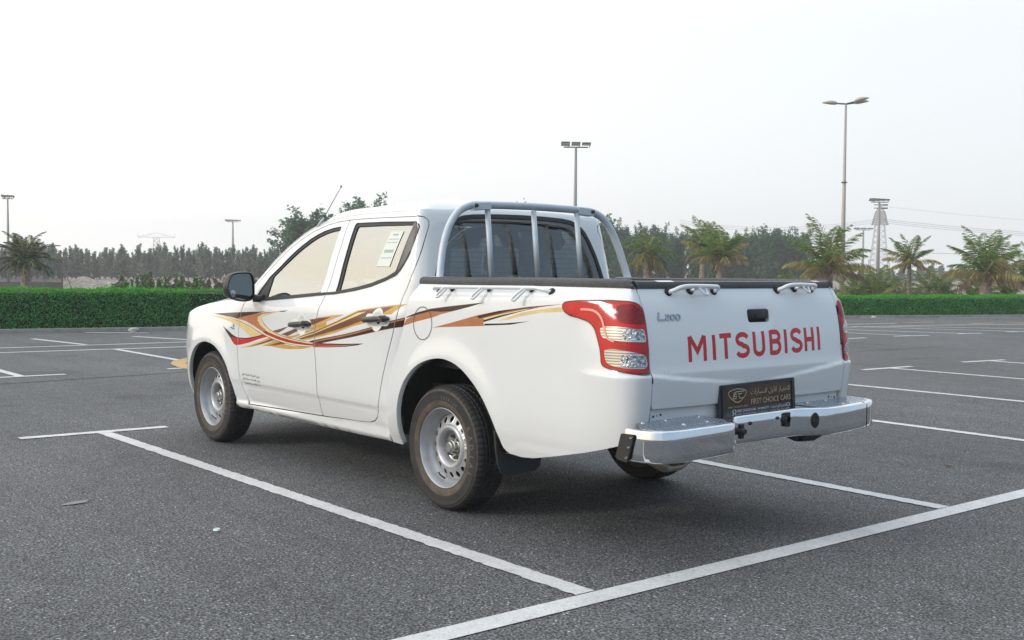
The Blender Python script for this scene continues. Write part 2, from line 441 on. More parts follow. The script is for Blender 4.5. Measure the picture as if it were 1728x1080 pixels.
# shift so that u=-x on the straight
k=[i for i,p in enumerate(cp) if p==(3.0,.884)][0]; off=-3.0-CAB.L[k]; CAB.L=[l+off for l in CAB.L]
UB=CAB.L[-1]; UC0=-.62; UC1=CAB.L[-4]
cabside=table([(.28,.115),(.300,.090),(.322,.058),(.332,.053),(.345,.057),(.358,.064),(.40,.051),(.45,.036),(.49,.024),(.515,.013),(.60,.005),(.75,.0005),(.95,0),(1.04,.002),(1.070,.005),(1.09,.013),(1.13,.031),(1.18,.050),(1.22,.066),(1.35,.106),(1.5,.160),(1.6,.203),(1.65,.232),(1.69,.27),(1.73,.33)])
cabrear=table([(.3,0),(1.24,.0),(1.3,.008),(1.5,.045),(1.65,.082),(1.70,.115),(1.74,.18)])
fendside=table([(.30,.07),(.40,.03),(.5,.012),(.62,.002),(.75,0),(.85,.004),(.95,.02),(1.02,.045),(1.08,.08),(1.14,.14),(1.2,.22)])
xgap=table([(.3,.13),(.4,.13),(.6,.125),(.8,.085),(1.0,.035),(1.26,0),(1.5,0),(1.7,0)])
def cabS(u,z):
    (px,py),(dx,dy)=CAB.frame(u)
    n=(dy,-dx)
    wf=sst(-2.43,-2.90,u)          # 1 in the fender
    wr=sst(-.60,UC1,u)
    D=(cabside(z)*(1-wf)+fendside(z)*wf)*(1-wr)+cabrear(z)*wr
    if z>1.1: D+=.035*sst(-1.0,-2.4,u)*sst(1.1,1.35,z)*(1-wf)
    D-=flare(-u,z,FA,.435,.012)
    sh=xgap(z)*sst(-1.0,-.5,u)
    return (px-n[0]*D+sh,py-n[1]*D,z)
def ledge(a,z):
    zc=.782+.066*a**1.5
    return .016*a*(1-sst(zc,zc+.022,z))
def gateS(y,z):
    a=min(1,abs(y)/.742)
    x=-1.450-.012*(1-a*a)
    D=bedrear(z)
    r=math.hypot((y+.06)/.125,(z-1.10)/.075)
    if r<1: D+=.012*(1-r*r)**1.5
    return (x+D-ledge(a,z),y,z)
def GS(u,z): return gateS(-u,z)
HANDLES=((-1.575,.957),(-.640,1.026))
def cabP(u,z):
    p=cabS(u,z)
    for hu,hz in HANDLES:
        r=math.hypot(u-hu,z-hz)/.062
        if r<1: return (p[0],p[1]-.016*(1-r*r)**1.3,p[2])
    return p
def bedP(u,z):
    p=bedS(u,z); w=sst(1.12,1.42,u)
    if w>0:
        (qx,qy),(dx,dy)=BED.frame(u); n=(dy,-dx); h=ledge(1,z)*w
        p=(p[0]+n[0]*h,p[1]+n[1]*h,z)
    return p
CAB_STRIPES=[
('sand',[(-2.994,0.959),(-2.818,0.961),(-2.641,0.953),(-2.476,0.935),(-2.341,0.909),(-2.214,0.881),(-2.1,0.856),(-2.235,0.837),(-2.32,0.839),(-2.385,0.868),(-2.471,0.896),(-2.525,0.911),(-2.639,0.93),(-2.811,0.946)]),
('gold',[(-2.152,0.783),(-1.969,0.809),(-1.85,0.816),(-1.687,0.809),(-1.438,0.817),(-1.547,0.799),(-1.687,0.788),(-1.831,0.782),(-1.999,0.788)]),
('gold',[(-2.483,0.75),(-2.321,0.776),(-2.152,0.815),(-2.029,0.848),(-1.944,0.834),(-2.131,0.795),(-2.3,0.766)]),
('brown',[(-2.3,0.771),(-2.131,0.809),(-1.989,0.841),(-1.954,0.833),(-2.131,0.799)]),
('gold',[(-2.111,0.79),(-1.929,0.835),(-1.84,0.826),(-1.969,0.797)]),
('brown',[(-2.05,0.791),(-1.87,0.826),(-1.782,0.82),(-1.929,0.801)]),
('darkbrown',[(-2.97,0.977),(-2.69,0.995),(-2.344,1.013),(-2.084,1.025),(-2.237,1.003),(-2.46,0.97),(-2.536,0.959),(-2.642,0.964),(-2.823,0.971)]),
('salmon',[(-2.558,0.954),(-2.46,0.972),(-2.237,1.003),(-2.083,1.02),(-1.855,1.035),(-2.011,1.011),(-2.132,0.99),(-2.183,0.967),(-2.177,0.943),(-2.131,0.914),(-2.039,0.883),(-2.1,0.875),(-2.172,0.895),(-2.288,0.924),(-2.384,0.945),(-2.47,0.955)]),
('brown',[(-1.978,0.895),(-1.869,0.915),(-1.744,0.939),(-1.821,0.91),(-1.889,0.888),(-1.928,0.886)]),
('gold',[(-1.801,0.867),(-1.668,0.881),(-1.547,0.91),(-1.402,0.955),(-1.25,1.003),(-1.248,0.966),(-1.402,0.93),(-1.547,0.899),(-1.668,0.867),(-1.744,0.856)]),
('brown',[(-1.86,0.878),(-1.649,0.928),(-1.611,0.916),(-1.763,0.871)]),
('brown',[(-1.467,0.994),(-1.404,1.003),(-1.252,1.02),(-1.196,1.023),(-1.28,0.997),(-1.402,0.966),(-1.465,0.961)]),
('tan',[(-1.426,0.998),(-1.356,1.012),(-1.167,1.034),(-1.028,1.045),(-1.149,1.014),(-1.353,0.964),(-1.406,0.948),(-1.433,0.951)]),
('brown',[(-1.426,0.996),(-1.356,1.007),(-1.192,1.023),(-1.354,0.979),(-1.407,0.966),(-1.433,0.964)]),
('gold',[(-1.668,0.863),(-1.588,0.881),(-1.406,0.926),(-1.131,0.997),(-0.879,1.075),(-0.802,1.087),(-0.522,1.117),(-0.39,1.127),(-0.437,1.107),(-0.499,1.064),(-0.57,1.058),(-0.659,1.047),(-0.781,0.999),(-0.932,0.974),(-1.145,0.923),(-1.406,0.876),(-1.542,0.854)]),
('brown',[(-1.653,0.863),(-1.406,0.919),(-1.13,0.993),(-0.877,1.066),(-0.83,1.076),(-0.605,1.1),(-0.498,1.11),(-0.579,1.07),(-0.686,1.058),(-0.784,1.02),(-1.062,0.956),(-1.274,0.913),(-1.406,0.888),(-1.57,0.861)]),
('lightgold',[(-1.644,0.863),(-1.406,0.912),(-1.13,0.987),(-0.875,1.06),(-0.775,1.071),(-0.871,1.044),(-1.146,0.973),(-1.406,0.906),(-1.625,0.86)]),
('darkbrown',[(-1.469,0.853),(-1.406,0.865),(-1.062,0.917),(-0.709,0.978),(-0.49,1.027),(-0.429,1.041),(-0.387,1.05),(-0.4,0.994),(-0.471,0.983),(-0.653,0.952),(-1.062,0.889),(-1.317,0.85),(-1.46,0.846)]),
('copper',[(-1.406,0.858),(-1.062,0.912),(-0.708,0.973),(-0.452,1.03),(-0.397,1.044),(-0.4,1.034),(-0.461,1.02),(-0.707,0.965),(-1.062,0.903),(-1.406,0.851)]),
('redbrown',[(-1.317,0.855),(-1.062,0.895),(-0.654,0.958),(-0.472,0.989),(-0.477,0.983),(-0.653,0.952),(-1.062,0.889),(-1.317,0.849)]),
('darkbrown',[(-2.769,0.894),(-2.671,0.865),(-2.603,0.84),(-2.536,0.826),(-2.482,0.821),(-2.45,0.805),(-2.483,0.774),(-2.537,0.764),(-2.575,0.773),(-2.635,0.815)]),
('red',[(-2.614,0.819),(-2.536,0.82),(-2.471,0.813),(-2.385,0.818),(-2.235,0.839),(-2.11,0.864),(-2.049,0.852),(-2.173,0.83),(-2.342,0.793),(-2.472,0.772),(-2.531,0.767),(-2.569,0.776)]),
('darkbrown',[(-2.515,0.823),(-2.385,0.825),(-2.235,0.844),(-2.11,0.866),(-2.09,0.863),(-2.235,0.837),(-2.385,0.817),(-2.504,0.814)]),
('darkbrown',[(-2.131,0.883),(-2.059,0.887),(-1.968,0.872),(-1.85,0.857),(-1.687,0.844),(-1.501,0.838),(-1.248,0.841),(-1.192,0.842),(-1.192,0.837),(-1.248,0.833),(-1.501,0.826),(-1.687,0.826),(-1.831,0.833),(-1.979,0.853),(-2.08,0.869)]),
('red',[(-2.1,0.876),(-2.059,0.882),(-1.968,0.869),(-1.85,0.854),(-1.687,0.841),(-1.501,0.835),(-1.248,0.841),(-1.248,0.837),(-1.501,0.831),(-1.687,0.83),(-1.83,0.838),(-1.979,0.856),(-2.064,0.871)]),
('lightgold',[(-3.041,0.957),(-2.847,0.964),(-2.643,0.959),(-2.473,0.944),(-2.303,0.912),(-2.135,0.868),(-1.981,0.842),(-1.784,0.824),(-1.594,0.817),(-1.366,0.825),(-1.248,0.833),(-1.248,0.834),(-1.366,0.829),(-1.592,0.824),(-1.78,0.831),(-1.976,0.849),(-2.127,0.874),(-2.294,0.918),(-2.467,0.951),(-2.64,0.966),(-2.849,0.968),(-3.042,0.958)]),
('darkbrown',[(-2.846,0.962),(-2.641,0.955),(-2.472,0.937),(-2.3,0.905),(-2.133,0.864),(-1.98,0.837),(-1.783,0.818),(-1.594,0.812),(-1.366,0.821),(-1.248,0.828),(-1.248,0.828),(-1.366,0.823),(-1.593,0.815),(-1.781,0.821),(-1.977,0.84),(-2.129,0.867),(-2.297,0.908),(-2.469,0.94),(-2.64,0.957),(-2.846,0.962)]),
('lightgold',[(-1.836,1.037),(-2.031,1.011),(-2.132,0.993),(-2.157,0.97),(-2.131,0.94),(-2.059,0.91),(-1.968,0.885),(-1.85,0.868),(-1.687,0.853),(-1.501,0.846),(-1.248,0.849),(-1.248,0.845),(-1.501,0.84),(-1.687,0.845),(-1.85,0.858),(-1.978,0.874),(-2.08,0.897),(-2.162,0.927),(-2.203,0.959),(-2.199,0.983),(-2.133,1.004),(-1.982,1.023)]),
('brown',[(-2.143,0.985),(-2.144,0.966),(-2.104,0.933),(-2.031,0.903),(-1.931,0.879),(-1.812,0.863),(-1.659,0.851),(-1.502,0.846),(-1.248,0.85),(-1.248,0.851),(-1.501,0.849),(-1.657,0.855),(-1.81,0.867),(-1.927,0.883),(-2.026,0.906),(-2.096,0.936),(-2.138,0.967),(-2.141,0.985)]),
('darkbrown',[(-1.894,1.034),(-1.764,1.044),(-1.806,1.034),(-1.855,1.03)]),
('darkbrown',[(-1.424,0.845),(-1.274,0.851),(-1.062,0.86),(-0.894,0.871),(-0.777,0.877),(-0.856,0.863),(-1.021,0.844),(-1.23,0.828),(-1.424,0.818)]),
('red',[(-1.424,0.84),(-1.274,0.846),(-1.145,0.85),(-1.046,0.852),(-1.23,0.839),(-1.424,0.829)]),
('tan',[(-1.424,0.826),(-1.23,0.837),(-1.045,0.851),(-0.875,0.868),(-1.021,0.849),(-1.23,0.833),(-1.424,0.823)]),
]
BED_STRIPES=[
('copper',[(-0.356,1.006),(-0.325,1.043),(-0.222,1.078),(-0.082,1.108),(0.137,1.131),(0.194,1.122),(0.14,1.108),(0.019,1.085),(-0.058,1.065),(-0.209,1.037),(-0.334,1.009)]),
('darkbrown',[(-0.326,1.057),(-0.222,1.085),(-0.112,1.106),(-0.082,1.112),(0.081,1.13),(0.407,1.162),(0.265,1.132),(0.14,1.108),(0.018,1.099),(-0.081,1.098),(-0.221,1.073),(-0.321,1.052)]),
('copper',[(-0.065,1.008),(0.089,1.038),(0.342,1.092),(0.528,1.123),(0.767,1.15),(1.019,1.172),(0.845,1.15),(0.653,1.117),(0.49,1.082),(0.397,1.059),(0.406,1.039),(0.183,1.025),(0.023,1.015)]),
('darkbrown',[(0.342,1.088),(0.528,1.122),(0.767,1.151),(1.019,1.172),(0.843,1.154),(0.611,1.124),(0.446,1.093),(0.36,1.076)]),
('darkbrown',[(0.392,1.067),(0.531,1.099),(0.692,1.128),(0.844,1.152),(0.692,1.123),(0.532,1.089),(0.405,1.06)]),
('lightgold',[(0.395,1.078),(0.53,1.104),(0.73,1.137),(0.769,1.14),(0.531,1.098),(0.405,1.071)]),
('darkbrown',[(0.406,1.051),(0.567,1.06),(0.772,1.079),(0.617,1.055),(0.406,1.041)]),
('sand',[(0.516,1.07),(0.693,1.117),(0.847,1.141),(0.964,1.154),(1.018,1.155),(1.023,1.135),(0.849,1.124),(0.695,1.1),(0.607,1.081)]),
]
# ------------------------------------------------------------------ the truck
truck = empty('pickup_truck'); tag(truck, 'white double-cab pickup truck with brown and red side stripes and chrome rear bumper', 'pickup truck')
U0, UB_, = CAB.L[0], CAB.L[-1]
MID = [(-1.396, .368), (-1.392, .43), (-1.388, .505), (-1.380, .603), (-1.391, .727), (-1.401, .822), (-1.400, .918), (-1.373, 1.014), (-1.348, 1.096), (-1.332, 1.167), (-1.329, 1.339), (-1.330, 1.483), (-1.349, 1.643)]
FD_FRONT = [(-2.324, 1.165), (-2.400, 1.09), (-2.434, 1.052), (-2.462, 1.003), (-2.492, .906), (-2.512, .80), (-2.519, .70), (-2.508, .60), (-2.495, .487), (-2.476, .401), (-2.446, .342)]
FD_TOP = [(-1.349, 1.643), (-1.486, 1.635), (-1.622, 1.617), (-1.787, 1.577), (-1.927, 1.525), (-2.04, 1.468), (-2.15, 1.398), (-2.262, 1.314), (-2.345, 1.232), (-2.375, 1.185), (-2.385, 1.15)]
FRONT_DOOR = MID + FD_TOP[1:] + FD_FRONT[1:]
RD_REAR = [(-.32, 1.640), (-.262, 1.634), (-.235, 1.618), (-.232, 1.590), (-.273, 1.507), (-.322, 1.399), (-.380, 1.292), (-.437, 1.175), (-.447, 1.14), (-.449, 1.102), (-.455, 1.032), (-.463, .979), (-.470, .918), (-.488, .784), (-.510, .621), (-.530, .545), (-.560, .480), (-.600, .435), (-.650, .410), (-.745, .394), (-.909, .386), (-1.15, .378), (-1.396, .368)]
REAR_DOOR = [(-1.349, 1.643), (-1.13, 1.647), (-.927, 1.647), (-.6, 1.645)] + RD_REAR + MID[1:-1]
FWIN = [(-1.419, 1.604), (-1.52, 1.597), (-1.621, 1.581), (-1.71, 1.558), (-1.792, 1.529), (-1.88, 1.488), (-1.953, 1.449), (-2.035, 1.398), (-2.108, 1.346), (-2.17, 1.303), (-2.225, 1.262), (-2.262, 1.180), (-2.285, 1.105), (-2.094, 1.108), (-1.75, 1.133), (-1.405, 1.160)]
FGLASS = [(-1.421, 1.588), (-1.52, 1.580), (-1.608, 1.566), (-1.70, 1.543), (-1.78, 1.513), (-1.865, 1.474), (-1.942, 1.433), (-2.022, 1.384), (-2.099, 1.333), (-2.185, 1.270), (-2.158, 1.195), (-2.130, 1.122), (-1.75, 1.147), (-1.411, 1.172)]
RWIN = [(-1.252, 1.622), (-.9, 1.621), (-.604, 1.615), (-.40, 1.612), (-.34, 1.606), (-.305, 1.588), (-.312, 1.56), (-.368, 1.488), (-.43, 1.430), (-.500, 1.372), (-.553, 1.325), (-.598, 1.295), (-.693, 1.264), (-.835, 1.226), (-.989, 1.200), (-1.225, 1.172), (-1.236, 1.406)]
RGLASS = [(-1.222, 1.603), (-.9, 1.604), (-.575, 1.600), (-.612, 1.315), (-.699, 1.278), (-.843, 1.241), (-.996, 1.213), (-1.196, 1.187), (-1.208, 1.406)]
EDGE = [(-2.43, 1.135), (-2.40, 1.185), (-2.375, 1.235), (-2.28, 1.336), (-2.107, 1.457), (-1.947, 1.545), (-1.812, 1.600), (-1.656, 1.644), (-1.45, 1.668), (-1.2, 1.680), (-.9, 1.684), (-.6, 1.682), (-.38, 1.680), (-.2, 1.682)]
EDGE = [(p.x, p.y) for p in catmull([(a, b, 0) for a, b in EDGE], 4)]
ub = UB_
REARTOP = [(-.1, 1.684), (0.0, 1.688), (ub - .3, 1.696), (ub, 1.698)]
GAPX = [(-.46, .30), (-.46, .42), (-.44, .60), (-.41, .80), (-.36, 1.00), (-.30, 1.14)]
ARCH_F = [(-2.642, .300), (-2.628, .386), (-2.635, .486), (-2.676, .593), (-2.764, .680), (-2.884, .740), (-3.01, .760), (-3.10, .754), (-3.19, .728), (-3.27, .680), (-3.34, .61), (-3.40, .52), (-3.43, .42), (-3.44, .33)]
ARCH_F = [(p.x, p.y) for p in catmull([(a, b, 0) for a, b in ARCH_F], 3)]
FENDER = [(-2.448, .300), (-2.55, .296)] + ARCH_F + [(-3.46, .27), (-3.62, .27), (-3.66, .55), (-3.70, .70), (-3.72, .88), (-3.60, .945), (-3.45, .985), (-3.3, 1.02), (-3.1, 1.055), (-2.9, 1.08), (-2.7, 1.10), (-2.5, 1.115), (-2.42, 1.115)] + FD_FRONT[2:-1]
ARCH_R = [(-.472, .33), (-.462, .394), (-.432, .50), (-.383, .617), (-.318, .705), (-.215, .782), (-.1, .825), (.011, .843), (.103, .838), (.192, .813), (.278, .766), (.364, .700), (.434, .625), (.483, .550), (.520, .470), (.540, .420), (.575, .392)]
ARCH_R = [(p.x, p.y) for p in catmull([(a, b, 0) for a, b in ARCH_R], 3)]
BEDPOLY = [(-.262, 1.257), (-.30, 1.20), (-.312, 1.149), (-.331, 1.073), (-.351, 1.005), (-.388, .918), (-.435, .829), (-.475, .765), (-.505, .700), (-.532, .614), (-.553, .524), (-.572, .44), (-.590, .365), (-.597, .298), (-.50, .296), (-.474, .30)] + ARCH_R + \
    [(.66, .384), (.754, .392), (.889, .418), (1.138, .472), (1.25, .500), (1.40, .540), (1.48, .565), (1.512, .60), (1.532, .628), (1.536, .693), (1.535, .787), (1.533, .854), (1.526, 1.186), (1.525, 1.262), (1.2, 1.262), (.6, 1.260), (.1, 1.257)]
RWHALF = [(.70, 1.20), (.672, 1.28), (.655, 1.34), (.625, 1.43), (.585, 1.52), (.548, 1.580), (.50, 1.622), (.44, 1.645), (.36, 1.655), (.18, 1.662), (0, 1.664)]
def cab_edge(side=1): return [surf_pn(cabS, u, z, side)[0] for u, z in EDGE + REARTOP]
SHELL = [(-2.446, .335), (-2.42, .300), (-2.2, .290), (-1.85, .287), (-1.4, .290), (-1.0, .293), (-.6, .296)] + GAPX + [(-.05, 1.16), (ub, 1.16)] + REARTOP[::-1] + EDGE[::-1] + [(-2.42, 1.115)] + FD_FRONT[2:-1]
DOORS = [(-2.446, .342)] + MID[:1] + RD_REAR[::-1][1:-1] + [(-.32, 1.640), (-.6, 1.645), (-.927, 1.647), (-1.13, 1.647)] + FD_TOP + FD_FRONT[1:-1]
def dish(side):
    ex = []
    for hu, hz in HANDLES:
        for k in range(1, 8):
            for a in range(20): ex.append((hu + .0088 * k * math.cos(a * .31416 + k), hz + .0088 * k * math.sin(a * .31416 + k)))
    return ex
def clover(hu, hz, L):
    # white rim cut round the handle and its dished recess
    return [('white', circle(hu, hz, .070, 28)), ('white', rrect(hu - L, hz - .034 , hu + L, hz + .034, .03))]
# cab sides, split at the back window's opening
RW_L = [(ub - a, b) for a, b in RWHALF]
SHELL2 = [(-2.446, .335), (-2.42, .300), (-2.2, .290), (-1.85, .287), (-1.4, .290), (-1.0, .293), (-.6, .296)] + GAPX + [(-.05, 1.16), (ub - .70, 1.16)] + RW_L + REARTOP[::-1] + EDGE[::-1] + [(-2.42, 1.115)] + FD_FRONT[2:-1]
def CREASE(a, b): return [(x, z) for z in (.488, .4965, .5055, .5155, 1.058, 1.070, 1.080, 1.092) for x in np.arange(a, b, .03)]
for side in (1, -1):
    st = CAB_STRIPES if side > 0 else CAB_STRIPES
    cab = panel('cab_side', SHELL2, cabP, WHITE, truck, holes=[offset(DOORS, -.003)], side=side, stripes=[s for s in st if max(p[0] for p in s[1]) > -.7], step=(.035, .03), edge=.03)
    fd = offset(chaikin(FRONT_DOOR, 2, .04), .0036); rd = offset(chaikin(REAR_DOOR, 2, .04), .0036)
    fw = chaikin(FWIN, 1, .05); rw = chaikin(RWIN, 2, .05)
    hs = HANDLES
    d1 = panel('front_door', fd, cabP, WHITE, truck, holes=[fw], side=side, stripes=st + clover(hs[0][0], hs[0][1], .135), extra=dish(side)[:140] + CREASE(-2.45, -1.42), rim=.003)
    d2 = panel('rear_door', rd, cabP, WHITE, truck, holes=[rw], side=side, stripes=st + clover(hs[1][0], hs[1][1], .135), extra=dish(side)[140:] + CREASE(-1.37, -.56), rim=.003)
    panel('fender', offset(FENDER, .0035), cabP, WHITE, truck, side=side, stripes=st, rim=.03)
    bedside_o = panel('bed_side', offset(BEDPOLY, .0015), bedP, WHITE, truck, side=side, stripes=BED_STRIPES, rim=.03, step=(.035, .02), extra=[(u, z) for u in np.arange(1.13, 1.53, .02) for z in (.846, .852, .858, .864, .870)] + [(u, z) for u in np.arange(-.30, 1.2, .03) for z in (1.145 + .026 * (u + .3), 1.158 + .026 * (u + .3), 1.170 + .026 * (u + .3), 1.184 + .026 * (u + .3))])
    # glass, seals
    for door, win, gl in ((d1, fw, chaikin(FGLASS, 1, .05)), (d2, rw, chaikin(RGLASS, 1, .05))):
        panel('window_seal', offset(win, -.004), cabS, RUB, door, holes=[offset(gl, .004)], side=side, off=-.006, rim=.012)
        g = panel('window_glass', offset(gl, -.002), cabS, SIDEGLASS if side > 0 else FARGLASS, door, side=side, off=-.012, rim=0, step=(.06, .05))
    panel('quarter_trim', [(-.560, 1.606), (-.40, 1.604), (-.345, 1.599), (-.318, 1.584), (-.322, 1.56), (-.375, 1.49), (-.437, 1.432), (-.505, 1.372), (-.556, 1.328), (-.588, 1.308)], cabS, BROWNTRIM, d2, side=side, off=.001, rim=.008)
    # belt mouldings
    panel('belt_moulding', [(-2.30, 1.093), (-2.094, 1.099), (-1.75, 1.124), (-1.345, 1.156), (-1.343, 1.172), (-1.75, 1.143), (-2.12, 1.117), (-2.29, 1.110)], cabS, RUB, d1, side=side, off=.006, rim=.008)
    panel('belt_moulding', [(-1.338, 1.157), (-1.225, 1.163), (-.989, 1.191), (-.835, 1.217), (-.693, 1.255), (-.590, 1.289), (-.545, 1.322), (-.500, 1.368), (-.43, 1.428), (-.44, 1.436), (-.508, 1.376), (-.558, 1.332), (-.602, 1.302), (-.70, 1.271), (-.843, 1.234), (-.996, 1.206), (-1.22, 1.180), (-1.336, 1.172)], cabS, RUB, d2, side=side, off=.005, rim=.008)
    # dark structure seen through the door gaps, with openings behind the glass
    panel('door_frame', offset(DOORS, -.03), cabS, DARK, truck, holes=[offset(fw, .012), offset(rw, .012)], side=side, off=-.012, rim=0, step=(.06, .06))
    # handles
    for (hu, hz), dr in zip(hs, (d1, d2)):
        pts = []
        for t in range(15):
            s_ = t / 14; u = hu - .128 + .256 * s_
            lift = .034 * min(1, math.sin(math.pi * s_) * 2.6) ** .6 if 0 < s_ < 1 else 0
            p, n = surf_pn(cabS, u, hz + .018 * (s_ - .5) + .002, side, lift + .004); pts.append(p)
        mb = MB(); mb.tube(pts, [.010 + .0075 * math.sin(math.pi * (i / 14)) ** .4 if 0 < i < 14 else .010 for i in range(15)], n=12, sec=(1.05, .8))
        p, n = surf_pn(cabS, hu + .098, hz + .010, side, .01); mb.cyl(p, p + n * .038, .021, .019, n=16)
        h = mb.build('door_handle', HANDLE, dr, autosmooth=50)
        if hu < -1:
            m2 = MB(); p, n = surf_pn(cabS, hu + .098, hz + .010, side, .047); m2.cyl(p, p + n * .003, .009, n=14); m2.build('lock_cylinder', DARK, dr)
# inner sill under the doors and body floor
mb = MB()
for s in (1, -1):
    mb.box((1.75, s * .45, .38), (3.2, .08, .12)); mb.box((-.35, s * .45, .50), (1.3, .08, .09))
mb.box((1.45, 0, .40), (2.4, 1.5, .10)); mb.box((-.55, 0, .62), (1.75, 1.40, .10)); mb.box((3.1, 0, .60), (1.0, 1.1, .2))
mb.cyl((0, -.70, .35), (0, .70, .35), .045); mb.cyl((0, -.10, .35), (0, .12, .35), .13, n=16); mb.cyl((.1, 0, .36), (2.0, 0, .42), .035)
mb.cyl((3.0, -.66, .35), (3.0, .66, .35), .03)
for s in (1, -1):
    mb.box((0, s * .55, .43), (1.0, .06, .035))
mb.build('chassis', mat('underbody', (.02, .02, .02), .8, noise=.4, nscale=15), truck)
# bed-front closing wall and the lower cab back
mb = MB(); mb.box((.262, 0, 1.06), (.03, 1.60, .34)); mb.build('bed_front_wall', WHITE, truck)
# front end: nose, grille area, hood
NOSE = [(-3.725, .27), (-3.725, .86), (-3.9, .85), (U0, .84), (U0, .27)]
for side in (1, -1):
    panel('front_bumper', NOSE, cabS, WHITE, truck, side=side, step=(.06, .06))
def loft(name, A, B, n, crown, m, parent, power=2.2, bow=0.0, hatch=None):
    v = []; f = []
    for i, (a, b) in enumerate(zip(A, B)):
        for j in range(n + 1):
            t = j / n; q = a.lerp(b, t); w = 1 - abs(2 * t - 1) ** power
            c = crown[i] if isinstance(crown, (list, tuple)) else crown
            v.append((q.x + bow * (1 - abs(2 * t - 1) ** 2), q.y, q.z + c * w))
    for i in range(len(A) - 1):
        for j in range(n): k0 = i * (n + 1) + j; f.append((k0, k0 + 1, k0 + n + 2, k0 + n + 1))
    o = mesh_obj(name, v, f, m, parent, True); bm = bmesh.new(); bm.from_mesh(o.data); bmesh.ops.recalc_face_normals(bm, faces=bm.faces); bm.to_mesh(o.data); bm.free()
    return o
HOODE = [(-3.72, .88), (-3.60, .945), (-3.45, .985), (-3.3, 1.02), (-3.1, 1.055), (-2.9, 1.08), (-2.7, 1.10), (-2.5, 1.115)]
A = [surf_pn(cabS, u, z, 1)[0] for u, z in HOODE]; B_ = [surf_pn(cabS, u, z, -1)[0] for u, z in HOODE]
loft('hood', A, B_, 24, [.02, .04, .055, .065, .07, .075, .078, .08], WHITE, truck, 3.0, 0.0)
# windscreen and roof
E1 = [surf_pn(cabS, u, z, 1)[0] for u, z in EDGE]; E2 = [surf_pn(cabS, u, z, -1)[0] for u, z in EDGE]
kh = min(range(len(EDGE)), key=lambda i: abs(EDGE[i][0] + 1.70))
def inset(A, B, t): return [a.lerp(b, t) for a, b in zip(A, B)]
loft('windscreen_frame', E1[:kh + 1], inset(E1, E2, .05)[:kh + 1], 3, .004, WHITE, truck)
loft('windscreen_frame', inset(E2, E1, .05)[:kh + 1], E2[:kh + 1], 3, .004, WHITE, truck)
loft('windscreen', inset(E1, E2, .045)[:kh + 1], inset(E2, E1, .045)[:kh + 1], 20, .03, WSGLASS, truck, 2.0, .10)
loop = E1[kh:] + [surf_pn(cabS, u, z, 1)[0] for u, z in REARTOP[:-1]] + [surf_pn(cabS, ub, REARTOP[-1][1], 1)[0]] + [surf_pn(cabS, u, z, -1)[0] for u, z in REARTOP[:-1]][::-1] + E2[kh:][::-1]
hd = [E2[kh].lerp(E1[kh], i / 16) for i in range(1, 16)]
hd = [Vector((p.x + .10 * (1 - abs(2 * (i + 1) / 16 - 1) ** 2), p.y, p.z + .045 * (1 - abs(2 * (i + 1) / 16 - 1) ** 2))) for i, p in enumerate(hd)]
loop = loop + hd
NT = 16; v = []; f = []; n = len(loop)
def spine(p):
    x = min(1.40, max(.80, p.x)); return Vector((x, 0, 1.762 - .02 * ((x - 1.0) / .5) ** 2))
for t_ in range(NT + 1):
    t = t_ / NT
    for p in loop:
        s_ = spine(p); q = p.lerp(s_, t); dz = s_.z - p.z
        v.append((q.x, q.y, p.z + dz * (1 - (1 - t) ** 5.0)))
for t_ in range(NT):
    for i in range(n): j = (i + 1) % n; f.append((t_ * n + i, t_ * n + j, (t_ + 1) * n + j, (t_ + 1) * n + i))
ro = mesh_obj('roof', v, f, WHITE, truck, True)
bm = bmesh.new(); bm.from_mesh(ro.data); bmesh.ops.remove_doubles(bm, verts=bm.verts, dist=.0005); bmesh.ops.recalc_face_normals(bm, faces=bm.faces)
for fc in bm.faces: fc.smooth = True
bm.to_mesh(ro.data); bm.free()
# drip moulding line along the roof above the doors
for side in (1, -1):
    mb = MB(); mb.tube([surf_pn(cabS, u, z, side, .0)[0] for u, z in EDGE[12:-5]], .004, n=6); mb.build('drip_moulding', WHITE, truck, smooth=True)
# back window
RWFULL = RW_L + [(ub + a, b) for a, b in RWHALF[::-1][1:]]
def cabBack(u, z):
    if u <= ub: return cabS(u, z)
    p = cabS(2 * ub - u, z); return (p[0], -p[1], p[2])
RWf = chaikin(RWFULL, 1, .04)
FRIT = offset(RWf, .02)
panel('rear_window_seal', offset(RWf, -.006), cabBack, RUB, truck, off=.002, holes=[FRIT], rim=.01)
rg = panel('rear_window', offset(FRIT, -.004), cabBack, REARGLASS, truck, off=-.004, rim=0, step=(.05, .05))
mb = MB()
for k in range(11):
    z = 1.28 + .031 * k; hw = .60 - max(0, z - 1.30) * .40
    mb.tube([Vector(cabBack(ub + y, z)) + Vector((.012, 0, 0)) for y in np.linspace(-hw, hw, 13)], .0011, n=4)
mb.build('defroster_line', mat('defroster', (.05, .035, .03), .6), rg)
